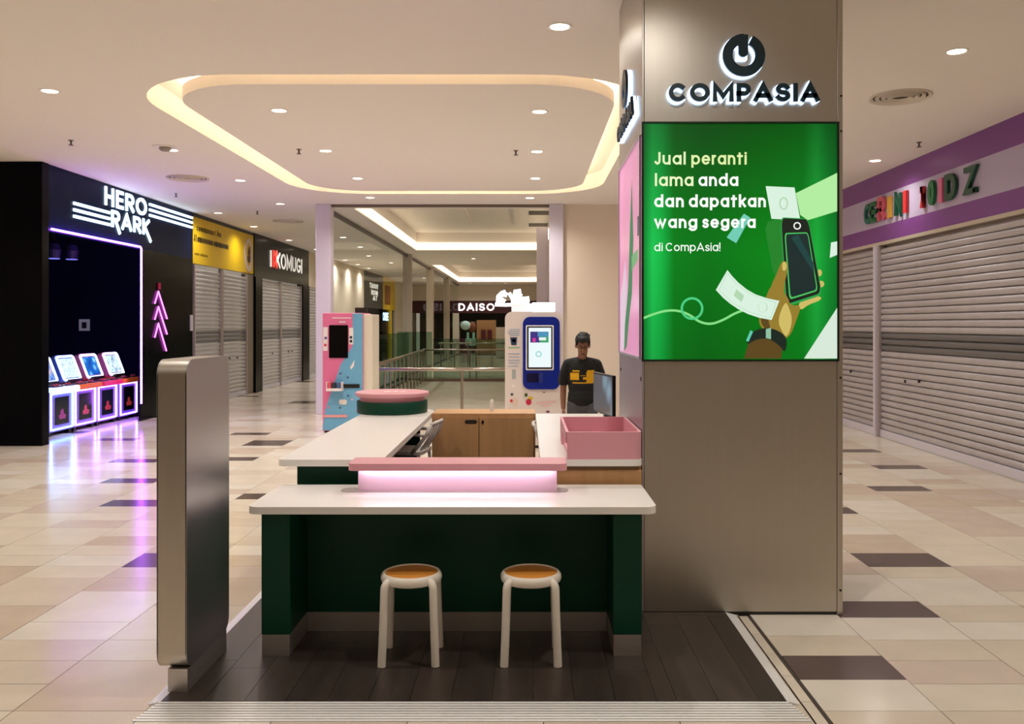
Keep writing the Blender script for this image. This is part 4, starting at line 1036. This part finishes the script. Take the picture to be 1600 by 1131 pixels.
kd(828.5, 843, 518, 535, (60, 40, 130), .050); kd(840, 857, 518, 526, (70, 150, 190), .0505); kd(843, 857, 526, 535, (60, 170, 110), .0505)
kd(842, 853, 527, 531.5, (240, 250, 250), .0515); kd(832, 837, 528, 534, (220, 50, 150), .0515)
MB().ribbon([(kx(841.5 + 4 * math.cos(a / 16 * 6.2832)), kz(553 + 4 * math.sin(a / 16 * 6.2832))) for a in range(17)], .012, fK, .0497, .051, True).build('screen_print', glow('ring_teal', (110, 200, 190), 1.0), S)
MB().box(kx(823), kx(845), YK - .037, YK - .035, kz(597), kz(583)).build('card_reader', mat('reader_dark', (8, 14, 60), .15), wk)
MB().box(kx(842), kx(848), YK - .045, YK - .035, kz(598), kz(582)).build('card_slot', mat('reader_blue', (30, 50, 130), .3), wk)
def kp(pts, c, nm='wrap_print'):
    MB().prism([(kx(a), kz(b)) for a, b in pts], fK, .001, .004).build(nm, mat('kp_%d_%d_%d' % c, c, .4), wk)
def blob(px, py_, rx, ry, c, nm='wrap_print'): kp([(px + rx * math.cos(a / 12 * 6.2832), py_ + ry * math.sin(a / 12 * 6.2832)) for a in range(12)], c, nm)
for yy_, xa_, xb_ in ((514, 796, 812), (517, 793, 812), (520, 794, 811), (523, 796, 812), (552, 794, 812), (557, 795, 811), (562, 794, 812), (566, 795, 811), (571, 793, 810)):
    kp([(xa_, yy_), (xb_, yy_), (xb_, yy_ + 1.3), (xa_, yy_ + 1.3)], (160, 176, 200), 'printed_line')
kp([(797, 527), (808, 527), (807, 539), (799, 539)], (40, 60, 90), 'cup_print'); blob(803, 532, 3, 3, (230, 236, 240), 'cup_print')
kp([(794, 542), (812, 542), (812, 544), (794, 544)], (150, 190, 150), 'printed_line')
kp([(800, 577), (806, 577), (806, 592), (800, 592)], (170, 176, 176), 'slot_print')
blob(800, 616, 2.2, 2, (70, 60, 70)); blob(799, 626, 2.4, 2.4, (206, 60, 60)); blob(805, 628, 4.5, 7, (226, 200, 186)); blob(822, 617, 2.6, 3, (60, 90, 30))
blob(829, 622, 4, 3, (226, 190, 60)); blob(826, 628, 4.5, 5, (206, 40, 80)); blob(796, 641, 3, 2.4, (200, 40, 70)); blob(814, 641, 5, 2.4, (150, 180, 220)); blob(827, 641, 4, 2, (220, 180, 60))
kp([(838, 628), (868, 626), (868, 629), (838, 631)], (232, 190, 190)); kp([(845, 633), (860, 632), (860, 634), (845, 635)], (232, 190, 190)); blob(856, 643, 3, 1.6, (110, 40, 80))
blob(802, 603, 3, 1.4, (245, 240, 240)); blob(850, 613, 2.4, .9, (120, 110, 110))
# glowing topper
tp = thing('lit_kiosk_topper', (kx(830), YK + .2, kz(487)), 'glowing white sign blocks on top of the white kiosk', 'sign')
MB().box(kx(799), kx(832), YK + .1, YK + .3, kz(487), kz(474)).build('sign_block', mat('topper_white', (235, 235, 240), .4, emit=.35), tp, bevel=.006)
HOT = glow('hot_white', (240, 248, 255), 4.0)
MB().prism(rrect(kx(831.5), kx(867.5), kz(486.9) + .001, kz(472.5), .015), fK, -.2, -.05).build('lit_block', HOT, tp)
m = MB()
fT = lambda a, b, c: (a, YK + .2 - c, b)
def tb(pts, w_): m.ribbon([(kx(a), kz(b)) for a, b in pts], w_, fT, 0, .06)
tb([(773, 475.5), (790, 476), (808, 475), (820, 473)], .045)
tb([(778, 474), (779, 463), (784, 458), (790, 456)], .07); tb([(782, 474), (787, 466)], .07); tb([(790, 456), (788, 463)], .05)
tb([(795, 457), (800, 465), (803, 474)], .05); tb([(802, 474), (806, 456), (814, 455)], .075); tb([(808, 472), (812, 458)], .08); tb([(806, 470), (818, 468), (827, 467)], .085); tb([(812, 474), (826, 470)], .06)
m.build('script_lettering', HOT, tp)
MB().tube([(kx(786), YK + .2, kz(456)), (kx(786), YK + .2, kz(449))], .012, 6).tube([(kx(812), YK + .2, kz(474)), (kx(812), YK + .2, kz(470))], .01, 6).build('support', mat('topper_support', (90, 84, 90), .4), tp)

# ================================================================== PERSON
def remesh(mb, name, mt, vox, parent=None, smooth_it=3, origin=None):
    o = mb.build(name, mt, parent, origin=origin)
    md = o.modifiers.new('r', 'REMESH'); md.mode = 'VOXEL'; md.voxel_size = vox; md.use_smooth_shade = True
    sm = o.modifiers.new('s', 'SMOOTH'); sm.iterations = smooth_it; sm.factor = .5
    dg = bpy.context.evaluated_depsgraph_get()
    me = bpy.data.meshes.new_from_object(o.evaluated_get(dg)); o.modifiers.clear()
    old = o.data; o.data = me; me.name = name; bpy.data.meshes.remove(old)
    me.materials.clear(); me.materials.append(mt)
    me.polygons.foreach_set('use_smooth', [True] * len(me.polygons))
    return o
def capsule(m, pts, radii):
    m.tube(pts, 0, 14, radii=radii)
    for p, r in ((pts[0], radii[0]), (pts[-1], radii[-1])): m.ellipsoid(p, (r, r, r), 14, 8)
M_skin = mat('skin', (136, 92, 66), .5)
pe = thing('person', (0, 0, 0), 'person in black T-shirt with yellow print walking with head bowed', 'person')
# local frame: faces -Y, x to picture right, standing height about 1.68
TILT = math.radians(17)
def bow(mb):
    ca, sa = math.cos(TILT), math.sin(TILT); cy, cz = -.035, 1.44
    mb.v = [(x, cy + (y - cy) * ca - (z - cz) * sa, cz + (y - cy) * sa + (z - cz) * ca) for x, y, z in mb.v]
    return mb
m = MB()
HX, HY, HZ = 0.0, -.05, 1.535
m.ellipsoid((HX, HY + .015, HZ + .02), (.076, .095, .10)).ellipsoid((HX, HY - .03, HZ - .05), (.058, .062, .066))
m.ellipsoid((HX, HY - .105, HZ - .025), (.014, .022, .026)).ellipsoid((HX, HY - .072, HZ + .022), (.05, .022, .012))
for s_ in (-1, 1): m.ellipsoid((s_ * .079, HY + .02, HZ - .005), (.012, .02, .03))
m.ellipsoid((HX, HY - .085, HZ - .068), (.026, .012, .010)).ellipsoid((HX, HY - .08, HZ - .105), (.028, .022, .018))
bow(m)
capsule(m, [(0, .0, 1.33), (0, -.025, 1.40), (0, -.055, 1.48)], [.06, .054, .052])
capsule(m, [(-.12, .01, 1.31), (0, .0, 1.34), (.12, .01, 1.31)], [.055, .065, .055])
m.ellipsoid((0, 0, 1.22), (.13, .08, .16)).ellipsoid((0, 0, 1.05), (.125, .08, .16)).ellipsoid((0, 0, .92), (.12, .075, .1))
for s_ in (-1, 1):
    sh_ = (s_ * .175, .01, 1.31); el = (s_ * .222, .03, 1.04); wr_ = (s_ * .225, -.02, .80)
    capsule(m, [sh_, ((sh_[0] + el[0]) / 2, .02, 1.17), el], [.052, .045, .037])
    capsule(m, [el, (s_ * .226, .01, .93), wr_], [.037, .036, .026])
    # palm and five fingers
    m.ellipsoid((s_ * .224, -.03, .755), (.018, .036, .046))
    for k, (dy, ln) in enumerate(((-.028, .062), (-.010, .070), (.008, .066), (.024, .052))):
        b0 = (s_ * .224, -.03 + dy, .725); b1 = (s_ * .220, -.034 + dy, .725 - ln * .55); b2 = (s_ * .206, -.036 + dy, .725 - ln)
        capsule(m, [b0, b1, b2], [.0085, .008, .007])
    capsule(m, [(s_ * .218, -.058, .775), (s_ * .210, -.078, .745), (s_ * .206, -.082, .722)], [.011, .0095, .008])
    hp = (s_ * .085, 0, .90); st = .10 * s_
    kn = (s_ * .095, -.03 - st * .5, .49); an = (s_ * .09, .03 - st, .09)
    capsule(m, [hp, (s_ * .092, -.02 - st * .2, .70), kn, (s_ * .092, .01 - st * .75, .30), an], [.07, .066, .052, .048, .036])
remesh(m, 'body', M_skin, .0055, pe, 2)
# hair
m = MB()
m.ellipsoid((HX, HY + .035, HZ + .06), (.090, .100, .090)).ellipsoid((HX, HY - .045, HZ + .098), (.074, .058, .042)).ellipsoid((HX, HY + .07, HZ), (.082, .06, .08))
for s_ in (-1, 1): m.ellipsoid((HX + s_ * .074, HY - .01, HZ + .05), (.014, .04, .045))
for k in range(40):
    a = random.uniform(0, 6.28); b = random.uniform(.1, .95)
    m.ellipsoid((HX + .084 * math.cos(a) * b, HY + .015 + .092 * math.sin(a) * b, HZ + .085 + .064 * math.sqrt(1 - b * b)), (.018, .018, .016), 8, 6)
remesh(bow(m), 'hair', mat('black_hair', (12, 10, 10), .6), .006, pe, 1)
for s_ in (-1, 1):
    bow(MB().ellipsoid((HX + s_ * .03, HY - .0915, HZ + .002), (.013, .006, .004), 10, 6)).build('eye', mat('eye_dark', (26, 18, 16), .3), pe, smooth=True)
    bow(MB().tube([(HX + s_ * .014, HY - .096, HZ + .022), (HX + s_ * .032, HY - .096, HZ + .028), (HX + s_ * .05, HY - .082, HZ + .022)], .005, 6)).build('eyebrow', mat('brow_dark', (20, 15, 13), .6), pe)
bow(MB().ellipsoid((HX, HY - .0975, HZ - .066), (.021, .006, .006), 12, 6)).build('lips', mat('lip_brown', (104, 56, 48), .5), pe, smooth=True)
# T-shirt
def shirt_mat():
    m = mat('black_tshirt', (11, 11, 13), .8); nt = m.node_tree; b = nt.nodes['Principled BSDF']; N = nt.nodes.new; Lk = nt.links.new
    tc = N('ShaderNodeTexCoord'); sp = N('ShaderNodeSeparateXYZ'); Lk(tc.outputs['Object'], sp.inputs[0])
    def rng(sock, lo, hi):
        a = N('ShaderNodeMath'); a.operation = 'GREATER_THAN'; Lk(sock, a.inputs[0]); a.inputs[1].default_value = lo
        c = N('ShaderNodeMath'); c.operation = 'LESS_THAN'; Lk(sock, c.inputs[0]); c.inputs[1].default_value = hi
        d = N('ShaderNodeMath'); d.operation = 'MULTIPLY'; Lk(a.outputs[0], d.inputs[0]); Lk(c.outputs[0], d.inputs[1]); return d
    tot = None
    for x0, x1, z0, z1 in ((-.145, -.045, 1.13, 1.215), (-.12, -.04, 1.225, 1.245), (.04, .135, 1.10, 1.225), (.0, .06, 1.135, 1.165), (-.12, .12, 1.09, 1.105), (.05, .135, 1.21, 1.245), (-.03, .03, 1.178, 1.184)):
        d = N('ShaderNodeMath'); d.operation = 'MULTIPLY'; Lk(rng(sp.outputs[0], x0, x1).outputs[0], d.inputs[0]); Lk(rng(sp.outputs[2], z0, z1).outputs[0], d.inputs[1])
        if tot is None: tot = d
        else:
            e = N('ShaderNodeMath'); e.operation = 'MAXIMUM'; Lk(tot.outputs[0], e.inputs[0]); Lk(d.outputs[0], e.inputs[1]); tot = e
    fr_ = N('ShaderNodeMath'); fr_.operation = 'LESS_THAN'; Lk(sp.outputs[1], fr_.inputs[0]); fr_.inputs[1].default_value = -.02
    e = N('ShaderNodeMath'); e.operation = 'MULTIPLY'; Lk(tot.outputs[0], e.inputs[0]); Lk(fr_.outputs[0], e.inputs[1])
    mx_ = N('ShaderNodeMix'); mx_.data_type = 'RGBA'; Lk(e.outputs[0], mx_.inputs[0]); mx_.inputs[6].default_value = rgb(11, 11, 13); mx_.inputs[7].default_value = rgb(226, 170, 10)
    Lk(mx_.outputs[2], b.inputs['Base Color']); return m
m = MB()
capsule(m, [(-.135, .01, 1.315), (0, .0, 1.335), (.135, .01, 1.315)], [.066, .074, .066])
for z0, rx, ry in ((1.25, .185, .115), (1.15, .178, .118), (1.05, .168, .115), (.95, .170, .122), (.90, .176, .128)): m.ellipsoid((0, 0, z0), (rx, ry, .13 if z0 < 1 else .15))
for s_ in (-1, 1): capsule(m, [(s_ * .165, .01, 1.305), (s_ * .205, .02, 1.20), (s_ * .222, .025, 1.115)], [.068, .066, .066])
remesh(m, 'tshirt', shirt_mat(), .009, pe, 4, origin=(0, 0, 0))
m = MB()
for z0, rx in ((.86, .162), (.80, .158)): m.ellipsoid((0, 0, z0), (rx, .112, .08))
for s_ in (-1, 1):
    st = .10 * s_
    capsule(m, [(s_ * .082, 0, .84), (s_ * .092, -.02 - st * .2, .68), (s_ * .095, -.03 - st * .5, .49), (s_ * .092, .01 - st * .75, .30), (s_ * .09, .03 - st, .11)], [.1, .088, .07, .064, .058])
remesh(m, 'trousers', mat('grey_denim', (74, 74, 80), .8, var=.15, vscale=14), .009, pe, 3)
for s_ in (-1, 1):
    st = .10 * s_
    m = MB(); m.ellipsoid((s_ * .09, -.03 - st, .045), (.045, .13, .045)).ellipsoid((s_ * .09, .03 - st, .07), (.042, .06, .05))
    remesh(m, 'shoe', M_black, .01, pe, 2)
pe.location = (.642, 10.2, .002); pe.scale = (.985, .985, .985)

# ================================================================== CEILING FITTINGS
LD = bpy.data.lights.new('downlight_beam', 'SPOT'); LD.energy = LAMP * 4; LD.color = WARM; LD.spot_size = math.radians(150); LD.spot_blend = 1.0; LD.shadow_soft_size = .06
M_lampface = glow('lamp_face', (255, 238, 212), 9.0); M_trimring = mat('lamp_trim', (235, 230, 222), .4)
proto = None
def downlight(x, y, label, group=None, z=ZC, power=1.0):
    global proto
    if proto is None:
        t = thing('downlight', (0, 0, 0), label, 'downlight')
        m = MB(); m.lathe([(.075, -.002), (.098, -.008), (.1, 0)], (0, 0, 0), 24, caps=False); m.build('trim_ring', M_trimring, t)
        m = MB(); m.add([(.076 * math.cos(k / 24 * 6.2832), .076 * math.sin(k / 24 * 6.2832), -.003) for k in range(24)], [tuple(range(24))[::-1]]); m.build('lamp_face', M_lampface, t)
        proto = t
    else: t = copy_tree(proto)
    t.location = (x, y, z); t['label'] = label
    if group: t['group'] = group
    d = LD
    if power != 1.0:
        d = LD.copy(); d.energy = LD.energy * power
    l = bpy.data.objects.new('beam', d); C.objects.link(l); l.parent = t; l.location = (0, 0, -.03)
    return t
nm = ('nearest', 'second', 'third', 'farthest')
for k, y in enumerate((9.7, 11.95, 14.2)): downlight(-2.72, y, 'recessed downlight in left row of the rounded ceiling panel, %s' % ('nearest', 'middle', 'farthest')[k])
for k, y in enumerate((9.75, 12.0, 14.2)): downlight(.14, y, 'recessed downlight in right row of the rounded ceiling panel, %s' % ('nearest', 'middle', 'farthest')[k])
downlight(.26, 6.97, 'large bright downlight just left of the pillar top')
downlight(-4.8, 8.89, 'downlight at the far left of the ceiling nearest the camera')
downlight(-4.78, 11.9, 'downlight beside the smoke detector on the left ceiling')
downlight(-4.67, 14.4, 'downlight between the round vent and the oval cove')
downlight(-4.8, 17.2, 'downlight past the oval cove level with the lilac post')
downlight(-2.9, 16.35, 'downlight above the corridor opening, left one')
downlight(.06, 16.4, 'downlight above the corridor opening, right one')
downlight(5.0, 12.67, 'downlight beside the purple shop sign', power=.4)
for k, (x, y) in enumerate(((-6.5, 18.6), (-6.55, 21.2), (-6.62, 24.6), (-6.57, 27.6))):
    downlight(x, y, ('downlight over the left end of the yellow sign', 'downlight over the right end of the yellow sign', 'downlight over the black sign lettering', 'downlight just past the black sign by the post')[k], power=.45)
for x, y, lab, pw in ((-4.95, 23.8, 'ceiling downlight seen through the first glass bay, nearer one', 1), (-5.05, 26.8, 'ceiling downlight seen through the first glass bay, farther one', 1),
    (-5.16, 33.6, 'ceiling downlight seen beyond the first glass bay column', 1), (-6.62, 32.2, 'wall washing downlight on the cream wall behind glass, nearest', .8),
    (-6.62, 34.6, 'wall washing downlight on the cream wall behind glass, middle', .8), (-6.62, 37.0, 'wall washing downlight on the cream wall behind glass, farthest', .8),
    (-5.2, 39.6, 'downlight before the dark shop seen through glass', 1.2), (-5.2, 44.6, 'downlight before the distant yellow shop seen through glass', 1.2), (-5.4, 30.2, 'added downlight before the pale shutter past the black sign', 1),  # the shutter downlight is added to brighten the dark left corridor
    (-1.9, 31.5, 'downlight on the bulkhead between the two corridor trays', 1), (-3.2, 50.2, 'small downlight before the end shop fascia, left one', 1), (-1.2, 50.2, 'small downlight before the end shop fascia, right one', 1)):
    downlight(x, y, lab, power=pw)
for x, y in ((-4.8, 5.9), (-4.8, 2.9), (-4.8, -.1), (-4.8, -3.5), (-2.0, 4.6), (-2.2, 1.6), (-2.2, -1.6), (-2.2, -5), (.9, 4.0), (.9, 1.2), (.9, -1.8), (.9, -5), (3.7, 4.3), (3.7, 1.2), (3.7, -2), (3.7, -5), (3.7, 7.6), (3.7, 10.6), (3.7, 14.6), (-7.6, 9.6), (-7.6, 5.5)):
    downlight(x, y, 'recessed downlight out of the picture', 'downlights out of the picture', power=.25 if y < 2.5 else (.85 if y < 6.2 else .75))
# round air diffusers
def diffuser(x, y, r, label):
    t = thing('air_diffuser', (x, y, ZC), label, 'air vent')
    k = 0
    for q in (1.0, .8, .6, .42):
        smooth(MB().lathe([(r * q, -.001), (r * (q - .03), -.022 - .004 * k), (r * (q - .14), -.006)], (x, y, ZC), 32, caps=False).build('vane_ring', mat('diffuser_paint', (214, 204, 190), .5), t)); k += 1
    m = MB(); m.add([(x + r * .93 * math.cos(a / 32 * 6.2832), y + r * .93 * math.sin(a / 32 * 6.2832), ZC - .002) for a in range(32)], [tuple(range(32))]); m.build('dark_throat', mat('vent_dark', (70, 62, 54), .7), t)
diffuser(3.85, 9.1, .31, 'large round air vent near the purple shop')
diffuser(-5.43, 14.15, .33, 'round air vent on the ceiling above the arcade sign')
diffuser(-5.4, 20.0, .36, 'round air vent farther along above the yellow shop')
# sprinklers
def sprinkler(x, y, label):
    t = thing('sprinkler_head', (x, y, ZC), label, 'sprinkler')
    MB().lathe([(.035, 0), (.035, -.006)], (x, y, ZC), 16).build('rose', M_chrome, t)
    MB().tube([(x, y, ZC - .006), (x, y, ZC - .06)], .012, 8).build('stem', mat('sprinkler_brown', (96, 80, 66), .4, .5), t)
    MB().lathe([(.03, -.06), (.032, -.066)], (x, y, ZC), 12).build('deflector', mat('sprinkler_brown', (96, 80, 66), .4, .5), t)
for px, py_, lab in ((111, 219, 'sprinkler head on the ceiling above the black arcade column'), (467, 233, 'sprinkler head beside the left row of panel downlights'), (806, 235, 'sprinkler head beside the right row of panel downlights'), (1436, 222, 'sprinkler head above the purple shop sign'), (275, 302, 'sprinkler head close above the arcade letters'), (402, 330, 'sprinkler head over the yellow shop walkway')):
    Y = F * (ZC - HC) / (CY - py_); sprinkler((px - CX) * Y / F, Y, lab)
# smoke detector
Y = F * 2.35 / (CY - 229); x = (258 - CX) * Y / F
t = thing('smoke_detector', (x, Y, ZC), 'round smoke detector on the ceiling left of the cove', 'smoke detector')
smooth(MB().lathe([(.16, 0), (.155, -.012)], (x, Y, ZC), 28).build('base_plate', M_trimring, t))
smooth(MB().lathe([(.075, -.012), (.075, -.04), (.05, -.06), (.02, -.062)], (x, Y, ZC), 24).build('detector_head', mat('detector_grey', (150, 140, 130), .5), t))
# corridor air grilles in the tray ceiling
for k, y in enumerate((22.6, 25.4)):
    g_ = MB().box(.06, .6, y, y + .75, ZC + .545, ZC + .558).build('air_grille', mat('grille_dark', (64, 54, 44), .6))
    tag(g_, ('dark rectangular air grille in the corridor tray, nearer one', 'dark rectangular air grille in the corridor tray, farther one')[k], 'air vent')
